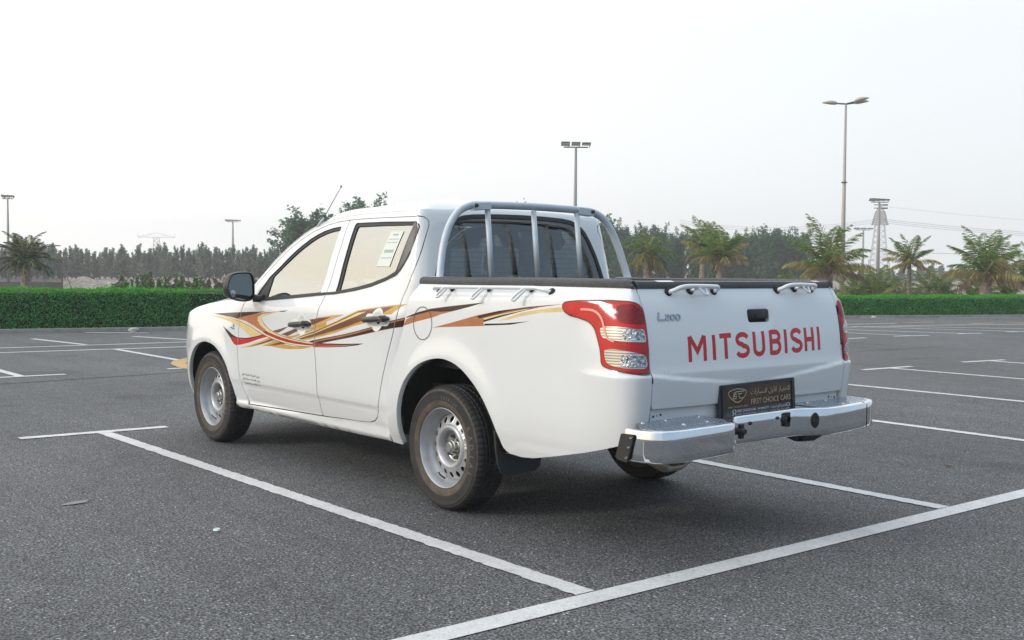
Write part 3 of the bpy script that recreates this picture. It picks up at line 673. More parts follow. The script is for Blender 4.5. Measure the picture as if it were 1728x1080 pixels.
# interior
mb = MB()
for s in (1, -1):
    mb.box((1.40, s * .36, .72), (.50, .50, .16), bev=.05); mb.box((1.14, s * .36, 1.02), (.14, .48, .56), Matrix.Rotation(R(-14), 3, 'Y'), bev=.06)
    mb.box((1.02, s * .36, 1.40), (.09, .26, .18), Matrix.Rotation(R(-10), 3, 'Y'), bev=.04)
    mb.cyl((1.04, s * .36 - .05, 1.2), (1.02, s * .36 - .05, 1.38), .007); mb.cyl((1.04, s * .36 + .05, 1.2), (1.02, s * .36 + .05, 1.38), .007)
mb.build('front_seat', SEATM, truck, autosmooth=40)
mb = MB(); mb.box((.75, 0, .70), (.50, 1.25, .18), bev=.05); mb.box((.50, 0, 1.0), (.14, 1.25, .52), Matrix.Rotation(R(-12), 3, 'Y'), bev=.05)
for s in (.40, -.40):
    mb.box((.44, s, 1.375), (.08, .25, .17), Matrix.Rotation(R(-8), 3, 'Y'), bev=.035)
mb.build('rear_seat', SEATM, truck, autosmooth=40)
mb = MB(); mb.box((2.15, 0, 1.02), (.50, 1.40, .22), bev=.06); mb.box((1.98, .37, 1.14), (.18, .34, .12), bev=.05); mb.build('dashboard', INTER, truck, autosmooth=40)
ring = [(1.74 + .07 * math.sin(a), .37 + .18 * math.cos(a), 1.09 + .165 * math.sin(a)) for a in np.linspace(0, 2 * math.pi, 28)]
mb = MB(); mb.tube(ring, .014, n=8); mb.cyl((1.74, .37, 1.09), (1.95, .37, 1.02), .04); mb.box((1.75, .37, 1.09), (.03, .30, .04)); mb.build('steering_wheel', INTER, truck, smooth=False)
mb = MB()
for s in (1, -1): mb.tube([(.42, s * .12 + s * .1, 1.62), (.40, s * .20, 1.45), (.40, s * .24, 1.2)], .016, n=6, sec=(1, .4))
mb.tube([(1.28, .62, 1.5), (1.2, .66, 1.2), (1.2, .66, .8)], .02, n=6, sec=(1, .3)); mb.tube([(1.28, -.62, 1.5), (1.2, -.66, 1.2), (1.2, -.66, .8)], .02, n=6, sec=(1, .3))
mb.build('seat_belt', INTER, truck, loose=True)
mb = MB(); mb.box((1.05, 0, 1.655), (1.15, 1.05, .02)); mb.build('headliner', CEILM, truck)
mb = MB(); mb.box((1.4, 0, .52), (2.1, 1.4, .03)); mb.box((.36, 0, .82), (.03, 1.36, .72)); mb.build('cabin_floor', INTER, truck)
mb = MB(); mb.box((1.62, 0, 1.60), (.03, .22, .06), bev=.01); mb.cyl((1.63, 0, 1.6), (1.7, 0, 1.66), .01); mb.build('inside_mirror', INTER, truck)
# sticker inside the rear side window: a narrow paper sheet
v = [surf_pn(cabS, u, z, 1, -.0085)[0] for u, z in ((-.845, 1.345), (-.70, 1.345), (-.691, 1.40), (-.682, 1.455), (-.673, 1.51), (-.665, 1.560), (-.80, 1.562), (-.811, 1.51), (-.822, 1.455), (-.834, 1.40))]
mesh_obj('window_sticker', v, [(0, 1, 2, 9), (9, 2, 3, 8), (8, 3, 4, 7), (7, 4, 5, 6)], mat('paper', (.70, .74, .68), .5), truck)
v = []; f = []
for z0, z1, a in ((1.395, 1.40, .1), (1.43, 1.448, .15), (1.49, 1.494, .1), (1.51, 1.514, .1), (1.535, 1.545, .3)):
    for z in (z0, z1):
        for t in (a, 1 - a): v.append(surf_pn(cabS, -.845 + .045 * (z - 1.345) / .215 + t * (.145 - .01 * (z - 1.345) / .215), z, 1, -.0078)[0])
    n = len(v) - 4; f.append((n, n + 1, n + 3, n + 2))
mesh_obj('sticker_print', v, f, mat('grey_print', (.38, .42, .42), .6), truck)
# antenna on the near windscreen pillar
pa = surf_pn(cabS, -1.70, 1.632, 1, .012)[0]
mb = MB(); mb.tube([pa + Vector((.07, 0, -.03)), pa + Vector((.02, 0, .005)), pa + Vector((-.02, 0, .03))], [.007, .008, .005], n=8); mb.build('antenna_base', SILVER, truck, smooth=True)
mb = MB(); mb.tube([pa + Vector((-.02, 0, .03)), Vector((1.43, .66, 1.862))], [.0028, .0018], n=6); mb.cyl((1.435, .66, 1.858), (1.428, .66, 1.868), .005, n=8); mb.build('antenna', DARK, truck)
# door mirror
for side in (1, -1):
    mr_ = empty('door_mirror', (0, 0, 0), truck)
    out = [(1.110, 1.185), (1.100, 1.235), (1.078, 1.277), (1.04, 1.292), (.945, 1.296), (.915, 1.285), (.900, 1.25), (.893, 1.18), (.897, 1.12), (.925, 1.095), (.985, 1.092), (1.05, 1.105), (1.095, 1.135)]
    out = chaikin(out, 2, None); v = []; f = []; n = len(out); cy, cz = 1.0, 1.19
    prof = [(0, .93), (0, 1.0), (.012, 1.03), (.04, 1.04), (.075, 1.0), (.105, .85), (.125, .6), (.132, .25)]
    for dx, sc in prof:
        for y, z in out: v.append((2.195 + dx - (y - 1) * .10, (cy + (y - cy) * sc) * side, cz + (z - cz) * sc))
    for i in range(len(prof) - 1):
        for j in range(n): k_ = (j + 1) % n; f.append((i * n + j, i * n + k_, (i + 1) * n + k_, (i + 1) * n + j))
    f.append(tuple((len(prof) - 1) * n + j for j in range(n)))
    ho = mesh_obj('mirror_housing', v, f, BLACKP, mr_, autosmooth=50); bm = bmesh.new(); bm.from_mesh(ho.data); bmesh.ops.recalc_face_normals(bm, faces=bm.faces); bm.to_mesh(ho.data); bm.free()
    gl = [(2.204 - (y - 1) * .10 + .0, (cy + (y - cy) * .90) * side, cz + (z - cz) * .90) for y, z in out]
    mg = mesh_obj('mirror_glass', gl, [tuple(range(n))], mat('mirror_silver', (.30, .34, .34), .02, metal=1), mr_)
    sm = [(2.200 - (1.063 + .022 * math.cos(a) - 1) * .10, (1.063 + .022 * math.cos(a)) * side, 1.147 + .025 * math.sin(a)) for a in np.linspace(0, 2 * math.pi, 20, endpoint=False)]
    mesh_obj('blind_spot_mirror', sm, [tuple(range(20))], mat('convex_mirror', (.75, .78, .8), .12, metal=1), mr_)
    mb = MB(); mb.tube([(2.22, .90 * side, 1.115), (2.20, .865 * side, 1.11), (2.18, .835 * side, 1.108)], [.028, .024, .03], n=10); mb.build('mirror_arm', BLACKP, mr_, smooth=True)
# wheel-arch liners
for side in (1, -1):
    for (cx_, cz, r, S_) in ((-.05, .38, .47, bedS), (3.035, .345, .43, cabS)):
        v = []; f = []; n = 26
        for i in range(n + 1):
            a = R(2 + 176 * i / n); x = cx_ + r * math.cos(a); z = cz + r * math.sin(a)
            yo = S_(-x, z)[1] - .028
            for y, dr in ((yo, 0), (yo - .06, .015), (.50, .015)): v.append((cx_ + (r + dr) * math.cos(a), y * side, cz + (r + dr) * math.sin(a)))
        for i in range(n):
            for k_ in range(2): q = i * 3 + k_; f.append((q, q + 1, q + 4, q + 3))
        b0 = len(v); v.append((cx_, .50 * side, cz))
        for i in range(n): f.append((i * 3 + 2, b0, (i + 1) * 3 + 2))
        mesh_obj('wheel_arch_liner', v, f, DARK, truck)
# ------------------------------------------------------------------ tailgate, lamps, bed
GATE = [(-.738, 1.262), (-.742, 1.18), (-.738, .86), (-.736, .80), (-.730, .700), (-.4, .697), (.4, .697), (.730, .700), (.736, .80), (.738, .86), (.742, 1.18), (.738, 1.262)]
def arc(cx, cy, rx, ry, a0, a1, n=12): return [(cx + rx * math.cos(R(a0 + (a1 - a0) * i / n)), cy + ry * math.sin(R(a0 + (a1 - a0) * i / n))) for i in range(n + 1)]
LET = {
    'M': [[(0, 0), (0, 1)], [(0.02, 1.0), (.5, .40), (.98, 1.0)], [(1, 0), (1, 1)]],
    'I': [[(.5, 0), (.5, 1)]], 'T': [[(-.05, .93), (1.05, .93)], [(.5, 0), (.5, .93)]],
    'S': [arc(.5, .73, .47, .20, 15, 265, 14) + arc(.5, .27, .49, .20, 85, -165, 14)],
    'U': [[(.02, 1), (.02, .3)] + arc(.5, .3, .48, .23, 180, 360, 12)[1:] + [(.98, 1)]],
    'B': [[(.04, 0), (.04, 1)], [(.04, .93), (.5, .93)] + arc(.52, .735, .40, .195, 90, -90, 8) + [(.04, .54)], [(.04, .54), (.52, .54)] + arc(.54, .305, .42, .235, 90, -90, 8) + [(.04, .07)]],
    'H': [[(.05, 0), (.05, 1)], [(.95, 0), (.95, 1)], [(.05, .50), (.95, .50)]]}
SP = [('M', .470, .372), ('I', .322, .298), ('T', .266, .192), ('S', .152, .070), ('U', .026, -.044), ('B', -.096, -.170), ('I', -.202, -.226), ('S', -.262, -.338), ('H', -.372, -.438), ('I', -.472, -.498)]
SP = [(c, .478 + (a - .478) * 1.055, .478 + (b - .478) * 1.055) for c, a, b in SP]
RED_LETTERS = []
for c, a, b in SP:
    for st_ in LET[c]:
        if c == 'I': pts = [((a + b) / 2, p[1] * .120) for p in st_]
        else: pts = [(a + (b - a) * p[0], p[1] * .120) for p in st_]
        sv, _ = stroke(pts, .0240)
        ol = sv[0::2] + sv[1::2][::-1]
        RED_LETTERS.append(('red', [(-q[0], .906 + q[1] * (1 + (.478 - q[0]) * .02) + (.478 - q[0]) * .019) for q in ol]))
EXTRA = [(y, ledge_z) for y in np.arange(-.72, .73, .024) for ledge_z in [.782 + .066 * (abs(y) / .742) ** 1.5 + k * .0065 for k in (-.3, .3, 1.2, 2.1, 3.0, 3.8)]]
gate = panel('tailgate', offset(GATE, .0025), GS, WHITE, truck, step=(.03, .016), rim=.03, holes=[rrect(-.024, 1.082, .146, 1.148, .016)], stripes=RED_LETTERS, extra=EXTRA)
mb = MB(); hx = GS(.061, 1.115)[0]
mb.box((hx + .03, -.061, 1.115), (.02, .175, .07)); mb.build('handle_pocket', DARK, gate)
mb = MB(); mb.box((hx + .004, -.061, 1.122), (.026, .160, .050), bev=.010); mb.box((hx - .009, -.075, 1.112), (.012, .085, .022), bev=.004); mb.build('tailgate_handle', BLACKP, gate, autosmooth=40)
def on_gate(y, z, d): x, _, _ = gateS(y, z); return Vector((x - d, y, z))
def put(v, f, m, name, mp, parent, d=.0012, th=0.0):
    """lay flat 2-D shapes on the tailgate: mp maps (a,b) -> (y,z)"""
    P = [on_gate(*mp(q[0], q[1]), d + th) for q in v]; F_ = [tuple(q) for q in f]
    if th:
        n = len(P); P += [on_gate(*mp(q[0], q[1]), d - .001) for q in v]; cnt = {}
        for q in f:
            for i in range(len(q)):
                e = (q[i], q[(i + 1) % len(q)]); cnt.setdefault(tuple(sorted(e)), []).append(e)
        for e in cnt.values():
            if len(e) == 1: a, b = e[0]; F_.append((b, a, a + n, b + n))
    return mesh_obj(name, P, F_, m, parent)
# chrome model badge
V = []; F_ = []
def badge(strokes, x, s, w):
    for st_ in strokes:
        sv, sf = stroke([(x - p[0] * s, p[1]) for p in st_], w); n0 = len(V); V.extend(sv); F_.extend([tuple(i + n0 for i in q) for q in sf])
badge([[(.1, 1.0), (.0, .06), (.85, .06)]], .660, .05, .0085 / .036 * .036)
V2 = [(p[0], p[1]) for p in V]; V.clear(); F_.clear()
def bd(strokes, x, wd, h, w=.006):
    for st_ in strokes:
        pts = [(x - p[0] * wd, p[1] * h) for p in st_]; sv, sf = stroke(pts, w); n0 = len(V); V.extend(sv); F_.extend([tuple(i + n0 for i in q) for q in sf])
bd([[(.14, 1.0), (.0, .06), (1.0, .06)]], .660, .042, .036, .0075)
bd([[(0.02, .92), (.75, .92), (.95, .8), (.9, .58), (.15, .42), (0.0, .2), (.02, .08), (.95, .08)]], .612, .026, .026)
bd([arc(.5, .5, .5, .46, 0, 360, 16)], .578, .027, .026); bd([arc(.5, .5, .5, .46, 0, 360, 16)], .543, .027, .026)
put(V, F_, BADGE, 'chrome_badge', lambda a, b: (a - b * .12, 1.106 + b), gate, .001, .004)
# strip of bed floor below the gate
mb = MB(); mb.box((-1.418, 0, .668), (.03, 1.44, .075)); mb.build('rear_sill', WHITE, truck)
mb = MB()
for s in (1, -1):
    for dy, r_ in ((.0, .006), (.024, .003), (.05, .006)): mb.cyl((-1.4335, s * (.70 - dy), .665 + dy * .1), (-1.4345, s * (.70 - dy), .665 + dy * .1), r_, n=10)
mb.build('drain_hole', DARK, truck, loose=True)
# load bed
mb = MB(); mb.box((-.55, 0, .80), (1.60, 1.5, .02)); 
for k in range(13): mb.box((-.58, -.66 + .11 * k, .815), (1.66, .05, .012))
mb.box((-.50, .76, 1.0), (1.48, .02, .44)); mb.box((-.50, -.76, 1.0), (1.48, .02, .44)); mb.box((.238, 0, 1.02), (.02, 1.5, .46)); mb.box((-1.31, 0, .99), (.02, 1.46, .46))
mb.build('bed_liner', BLACKP, truck)
CAPSEC = [(.001, -.014), (.008, -.010), (.010, .004), (.004, .020), (-.012, .028), (-.075, .030), (-.092, .022), (-.096, -.03)]
us = list(np.linspace(-.275, 1.0, 26)) + list(np.linspace(1.03, 1.515, 20))
for side in (1, -1):
    v = []; f = []; m_ = len(CAPSEC)
    for i, u in enumerate(us):
        (px, py), (dx, dy) = BED.frame(u); n = (dy, -dx); zt = 1.258 + .006 * sst(0, .8, u); b = bedS(u, zt - .004); drop = .018 * sst(1.30, 1.5, u); nar = 1 - .55 * sst(1.15, 1.5, u)
        for a, c in CAPSEC:
            a_ = a if a > 0 else a * nar
            v.append((b[0] + n[0] * a_, (b[1] + n[1] * a_) * side, zt + c - drop * (1 if c > 0 else .3)))
    for i in range(len(us) - 1):
        for j in range(m_ - 1): f.append((i * m_ + j, (i + 1) * m_ + j, (i + 1) * m_ + j + 1, i * m_ + j + 1))
    f.append(tuple(range(m_))); f.append(tuple((len(us) - 1) * m_ + j for j in range(m_))[::-1])
    co = mesh_obj('bed_rail_cap', v, f, CAP, truck, autosmooth=50); bm = bmesh.new(); bm.from_mesh(co.data); bmesh.ops.recalc_face_normals(bm, faces=bm.faces); bm.to_mesh(co.data); bm.free()
v = []; f = []; sec = [(-.003, -.014), (-.010, -.008), (-.010, .006), (-.002, .020), (.03, .026), (.05, .02), (.052, -.02)]
ys = np.linspace(.738, -.738, 21)
for y in ys:
    x = gateS(y, 1.258)[0]
    for a, c in sec: v.append((x + a, y, 1.262 + c))
for i in range(20):
    for j in range(6): f.append((i * 7 + j, (i + 1) * 7 + j, (i + 1) * 7 + j + 1, i * 7 + j + 1))
f.append(tuple(range(7))); f.append(tuple(140 + j for j in range(7))[::-1])
co = mesh_obj('tailgate_cap', v, f, CAP, truck, autosmooth=45); bm = bmesh.new(); bm.from_mesh(co.data); bmesh.ops.recalc_face_normals(bm, faces=bm.faces); bm.to_mesh(co.data); bm.free()
# white label on the gate cap, small red one at the other end
def capq(y0, y1, m, name): mesh_obj(name, [(gateS(y0, 1.258)[0] - .0035, y0, 1.2815), (gateS(y1, 1.258)[0] - .0035, y1, 1.2815), (gateS(y1, 1.258)[0] + .024, y1, 1.2885), (gateS(y0, 1.258)[0] + .024, y0, 1.2885)], [(0, 1, 2, 3)], m, truck)
capq(.60, .49, mat('label_white', (.7, .74, .78), .4), 'cap_sticker'); capq(-.60, -.66, mat('label_pink', (.75, .40, .40), .4), 'cap_sticker')
# lamps
LAMP = [(1.010, 1.170), (1.022, 1.180), (1.045, 1.186), (1.12, 1.192), (1.292, 1.196), (1.41, 1.193), (1.475, 1.187), (1.508, 1.178), (1.528, 1.155), (1.530, 1.10), (1.530, .975), (1.528, .860), (1.48, .861), (1.415, .868), (1.322, .883), (1.289, .892), (1.274, .906), (1.270, .935), (1.262, .975), (1.238, 1.032), (1.222, 1.062), (1.200, 1.083), (1.175, 1.096), (1.119, 1.109), (1.060, 1.119), (1.026, 1.134), (1.011, 1.152)]
def lampmat():
    m = mat('red_lens', (.52, .004, .006), .10, spec=.35, coat=.35, coat_r=.02, noise=.22, nscale=10); return m
REDL = lampmat()
DKRED = mat('dark_red_lens', (.20, .004, .008), .12, spec=.3, coat=.3, noise=.5, nscale=90)
RIMR = mat('lamp_rim', (.10, .003, .005), .2, coat=.6)
m = mat('clear_lens', (.48, .50, .49), .16, metal=.75, coat=1.0)
nt = m.node_tree; t = nt.nodes.new('ShaderNodeTexCoord'); sp_ = nt.nodes.new('ShaderNodeSeparateXYZ'); nt.links.new(t.outputs['Object'], sp_.inputs[0])
ma = nt.nodes.new('ShaderNodeMath'); ma.operation = 'MULTIPLY'; ma.inputs[1].default_value = 2 * math.pi / .0125; nt.links.new(sp_.outputs['Z'], ma.inputs[0])
ms = nt.nodes.new('ShaderNodeMath'); ms.operation = 'SINE'; nt.links.new(ma.outputs[0], ms.inputs[0])
mr2 = nt.nodes.new('ShaderNodeMapRange'); mr2.inputs[1].default_value = -1; mr2.inputs[2].default_value = 1; mr2.inputs[3].default_value = .22; mr2.inputs[4].default_value = .62
nt.links.new(ms.outputs[0], mr2.inputs[0]); nt.links.new(mr2.outputs[0], nt.nodes['Principled BSDF'].inputs['Base Color'])
CLEAR = m
CRYST = mat('reflector_bowl', (.42, .44, .46), .15, metal=.9, coat=1.0, noise=.9, nscale=70, bump=.9, bscale=90)
C1 = [(1.258, 1.070), (1.302, 1.077), (1.388, 1.076), (1.470, 1.068), (1.505, 1.055), (1.515, 1.035), (1.513, 1.006), (1.466, 1.008), (1.36, 1.013), (1.300, 1.019), (1.278, 1.024), (1.264, 1.045)]
C2 = [(1.292, .972), (1.346, .977), (1.42, .969), (1.485, .957), (1.512, .940), (1.515, .890), (1.458, .889), (1.381, .893), (1.330, .902), (1.308, .915), (1.296, .945)]
TURN = [(1.325, 1.165), (1.37, 1.178), (1.45, 1.178), (1.508, 1.162), (1.520, 1.12), (1.515, 1.088), (1.45, 1.090), (1.375, 1.092), (1.345, 1.110), (1.330, 1.14)]
def lampS(u, z):
    p = bedS(u, z); return p
for side in (1, -1):
    body = panel('tail_lamp', chaikin(LAMP, 1, .03), bedP, RIMR, truck, side=side, off=.006, rim=.012, step=(.02, .015))
    panel('red_lens', offset(chaikin(LAMP, 1, .03), .007), bedP, REDL, body, side=side, off=.0085, rim=.003, step=(.02, .015))
    panel('turn_lens', chaikin(TURN, 2, None), bedP, DKRED, body, side=side, off=.010, rim=.002, step=(.02, .015))
    for cc in (C1, C2):
        zz = sum(p[1] for p in cc) / len(cc); cq = chaikin(cc, 2, None)
        panel('clear_lens', cq, bedP, CLEAR, body, side=side, off=.0105, rim=.002, step=(.02, .01))
        bw = [p for p in cc if p[0] > 1.37]; u0 = 1.385
        bb = [(max(p[0], u0), min(max(p[1], zz - .030), zz + .030)) for p in offset(cc, .006) if p[0] > 1.34]
        bb = rrect(u0, zz - .027 - (.006 if zz < 1 else -.003), 1.507, zz + .024 - (.004 if zz < 1 else -.001), .013)
        panel('reflector_bowl', bb, bedP, CRYST, body, side=side, off=.0125, rim=.002, step=(.02, .01))
    # light bar curving through the lamp
    bar = [(1.14, 1.150), (1.20, 1.148), (1.235, 1.135), (1.262, 1.11), (1.280, 1.075), (1.292, 1.045), (1.31, 1.022), (1.345, 1.010)]
    sv, sf = stroke([(p.x, p.y) for p in catmull([(a, b, 0) for a, b in bar], 4)], .010)
    mesh_obj('light_guide', [surf_pn(bedP, a, b, side, .0122)[0] for a, b in sv], sf, mat('light_guide', (.85, .30, .26), .2, coat=1), body)
# fuel flap: a thin dark ring gap and the flap itself
fc = circle(-.157, 1.028, .094, 40, .094)
panel('fuel_flap_gap', fc, bedS, mat('flap_gap', (.10, .095, .09), .6), truck, off=.0012, rim=0, step=(.03, .03), holes=[circle(-.157, 1.028, .0885, 40)])
# ---- side rails and hooks on the bed
def foot(mb, u, z, S=bedS, side=1): p, n = surf_pn(S, u, z, side); mb.cyl(p, p + n * .012, .021, .016, n=14, mi=1); return p, n
for side in (1, -1):
    rl = MB()
    P = lambda u, z, d: surf_pn(bedS, u, z, side, 0)[0] + Vector((0, side * d, 0))
    path = [P(-.055, 1.218, .004), P(-.050, 1.223, .040), P(-.028, 1.232, .052), P(.03, 1.234, .054), P(.4, 1.239, .054), P(.74, 1.243, .054), P(.81, 1.243, .052), P(.860, 1.235, .036), P(.888, 1.224, .004)]
    rl.tube(catmull(path, 6), .0105, n=12)
    for u, z in ((-.055, 1.218), (.070, 1.226), (.392, 1.231), (.732, 1.234), (.888, 1.226)): foot(rl, u, z, side=side)
    for u in (.070, .392, .732):
        rl.tube([P(u, 1.232, .005), P(u - .005, 1.236, .052)], .008, n=8)
        hk = [P(u - .006, 1.243, .056), P(u - .022, 1.212, .062), P(u - .033, 1.191, .062), P(u - .031, 1.182, .058), P(u - .020, 1.183, .052), P(u - .008, 1.208, .047), P(u + .004, 1.240, .046)]
        rl.tube(catmull(hk, 5), .0068, n=8)
    rl.build('bed_side_rail', [RAILW, BLACKP], truck, smooth=True)
for y0, y1 in ((.548, .232), (-.262, -.560)):
    rl = MB(); z0 = 1.234 if y0 > 0 else 1.240
    def Q(y, z, d): x = gateS(y, z)[0]; return Vector((x - d, y, z))
    path = [Q(y0, z0, .003), Q(y0 - .015, z0 + .008, .030), Q(y0 - .05, z0 + .022, .050), Q(y0 - .11, z0 + .028, .055), Q(y1 + .05, z0 + .026, .055), Q(y1 + .008, z0 + .022, .048), Q(y1 + .002, z0 + .010, .028), Q(y1, z0 + .003, .003)]
    rl.tube(catmull(path, 6), .0112, n=12)
    for y, z in ((y0, z0), (y1, z0 + .003), (y0 - .15, z0 + .006)):
        q = Q(y, z, 0); rl.cyl(q, q + Vector((-.012, 0, 0)), .022, .018, n=14, mi=1)
    rl.tube([Q(y0 - .15, z0 + .006, .004), Q(y0 - .15, z0 + .012, .035), Q(y0 - .165, z0 + .024, .052)], .008, n=8)
    hk = [Q(y0 - .165, z0 + .022, .055), Q(y0 - .178, z0 - .005, .060), Q(y0 - .195, z0 - .012, .060), Q(y0 - .208, z0 - .002, .055), Q(y0 - .212, z0 + .024, .054)]
    rl.tube(catmull(hk, 5), .0068, n=8)
    rl.build('tailgate_rail', [RAILW, BLACKP], gate, smooth=True)
# ---- guard frame behind the cab
hoop = [(.185, .752, 1.27), (.205, .730, 1.36), (.225, .695, 1.48), (.240, .645, 1.585), (.250, .575, 1.665), (.256, .49, 1.702), (.258, .40, 1.710), (.259, .2, 1.715), (.26, 0, 1.717)]
full = catmull(hoop + [(x, -y, z) for x, y, z in hoop[::-1][1:]], 6)
frame = MB(); frame.tube(full, .0245, n=16, sec=(1.0, .85)); fo = frame.build('guard_frame', SILVER, truck, smooth=True)
for y in (.362, .005, -.350):
    mb = MB(); mb.tube([(.205, y, 1.27), (.252, y, 1.69)], .0165, n=14); mb.build('guard_bar', SILVER, fo, smooth=True)
for s in (1, -1):
    mb = MB(); mb.box((.231, s * .415, 1.702), (.006, .13, .042), Matrix.Rotation(R(-4 * s), 3, 'X'), bev=.002); mb.box((.258, s * .415, 1.681), (.05, .12, .006), Matrix.Rotation(R(-4 * s), 3, 'X'))
    mb.build('joint_plate', SILVER, fo); mb = MB(); mb.cyl((.232, s * .465, 1.703), (.215, s * .465, 1.703), .013, .010, n=12); mb.build('bolt', BLACKP, fo)
    mb = MB(); mb.box((.19, s * .735, 1.285), (.10, .10, .008)); mb.build('foot_plate', SILVER, fo)
# ---- mud flaps
for side in (1, -1):
    v = []; f = []; pr = [(-.462, .50, .872), (-.470, .45, .874), (-.485, .39, .868), (-.500, .34, .855), (-.515, .30, .845), (-.520, .28, .82)]
    mb = MB()
    O = [(.880, .50), (.872, .50), (.862, .42), (.845, .385), (.80, .378), (.60, .378), (.585, .34), (.60, .30), (.64, .275), (.83, .268), (.862, .29), (.876, .33), (.882, .40)]
    n = len(O)
    for dx in (0, .014): v += [(-.515 - dx + (z - .28) * .16, y * side, z) for y, z in O]
    f = [tuple(range(n)), tuple(range(n, 2 * n))[::-1]] + [(i, (i + 1) % n, n + (i + 1) % n, n + i) for i in range(n)]
    mo = mesh_obj('mud_flap', v, f, BLACKP, truck); bm = bmesh.new(); bm.from_mesh(mo.data); bmesh.ops.recalc_face_normals(bm, faces=bm.faces); bm.to_mesh(mo.data); bm.free()
# ---- chrome bumper: plan outline of the back face swept over the section
PL = [(-1.50, .946), (-1.56, .948), (-1.60, .940), (-1.64, .918), (-1.68, .880), (-1.700, .83), (-1.703, .748), (-1.700, .60), (-1.690, .44), (-1.685, .425), (-1.665, .40), (-1.565, .285), (-1.558, .26), (-1.555, .20), (-1.555, -.19), (-1.56, -.215), (-1.635, -.355), (-1.640, -.38), (-1.636, -.55), (-1.618, -.70), (-1.60, -.80), (-1.57, -.855), (-1.515, -.895), (-1.40, -.905)]
PLs = []
for a, b in zip(PL, PL[1:]):
    for k in range(3): PLs.append((a[0] + (b[0] - a[0]) * k / 3, a[1] + (b[1] - a[1]) * k / 3))
PLs.append(PL[-1])
zt = lambda y: .640 + .016 * (.98 - y) / 1.9          # slightly skewed, as it hangs on the car
zb = lambda y: .498 + .022 * (.98 - y) / 1.9
SECB = [(-.030, 0, 1), (-.014, .0, 1), (-.005, -.004, 1), (0, -.013, 1), (.0, -.05, 1), (0.0, .04, 0), (0, .008, 0), (-.006, .0, 0), (-.03, -.002, 0)]
def bump(name, ks, parent, m):
    v = []; f = []; q = len(SECB)
    for i in ks:
        a = PLs[max(0, i - 1)]; b = PLs[min(len(PLs) - 1, i + 1)]; dx, dy = b[0] - a[0], b[1] - a[1]; l = math.hypot(dx, dy); n = (dy / l, -dx / l)
        x, y = PLs[i]
        for d, z, top in SECB: v.append((x + n[0] * d, y + n[1] * d, (zt(y) if top else zb(y)) + z))
    for i in range(len(ks) - 1):
        for j in range(q - 1): f.append((i * q + j, i * q + j + 1, (i + 1) * q + j + 1, (i + 1) * q + j))
    o = mesh_obj(name, v, f, m, parent, autosmooth=38); bm = bmesh.new(); bm.from_mesh(o.data); bmesh.ops.recalc_face_normals(bm, faces=bm.faces)
    bm.to_mesh(o.data); bm.free(); return o
bumper = bump('rear_bumper', list(range(len(PLs))), truck, CHROME)
# the polygon of the top tread
inner = [(-1.41, .955)] + [(-1.41, .3), (-1.41, -.3), (-1.41, -.885)]
outl = []
for i, (x, y) in enumerate(PLs):
    a = PLs[max(0, i - 1)]; b = PLs[min(len(PLs) - 1, i + 1)]; dx, dy = b[0] - a[0], b[1] - a[1]; l = math.hypot(dx, dy); outl.append((x - dy / l * .029, y + dx / l * .029))
def slab(name, loop, zf, th, m, parent):
    n = len(loop); v = [(x, y, zf(y)) for x, y in loop] + [(x, y, zf(y) - th) for x, y in loop]
    f = [tuple(range(n)), tuple(range(n, 2 * n))[::-1]] + [(i, (i + 1) % n, n + (i + 1) % n, n + i) for i in range(n)]
    o = mesh_obj(name, v, f, m, parent); bm = bmesh.new(); bm.from_mesh(o.data); bmesh.ops.triangulate(bm, faces=[q for q in bm.faces if len(q.verts) > 4]); bmesh.ops.recalc_face_normals(bm, faces=bm.faces); bm.to_mesh(o.data); bm.free(); return o
def cut(y0, y1): return [p for p in outl if y0 >= p[1] >= y1]
for y0, y1 in ((.915, .38), (-.30, -.86)):
    seg = cut(y0, y1); lp = seg + [(-1.42, seg[-1][1]), (-1.42, seg[0][1] - (.12 if y0 > 0 else 0))]
    tp = slab('step_plate', lp, lambda y: zt(y) + .002, .012, TREAD, bumper)
    # raised tread bars
    mb = MB(); poly = offset(lp, .012)
    k = 0
    for ix in range(16):
        for iy in range(-36, 38):
            x = -1.70 + ix * .0185; y = iy * .027 + (ix % 2) * .0135
            if inside((x, y), poly): mb.box((x, y, zt(y) + .0038), (.005, .020, .002), Matrix.Rotation(R(40 if ix % 2 else -40), 3, 'Z'))
    mb.build('tread_bars', mat('tread_bar', (.58, .62, .67), .25, metal=1), tp)
    mb = MB()
    for x, y in [(-1.46, y0 - .12), (-1.60, y0 - .24), (-1.46, (y0 + y1) / 2), (-1.60, y1 + .14), (-1.47, y1 + .05)]: mb.cyl((x, y, zt(y) + .002), (x, y, zt(y) + .008), .011, .007, n=10)
    mb.build('step_bolt', CHROME, tp, loose=True)
seg = cut(.50, -.42); slab('bumper_top', seg + [(-1.45, seg[-1][1]), (-1.45, seg[0][1])], lambda y: zt(y) - .001, .01, CHROME, bumper)
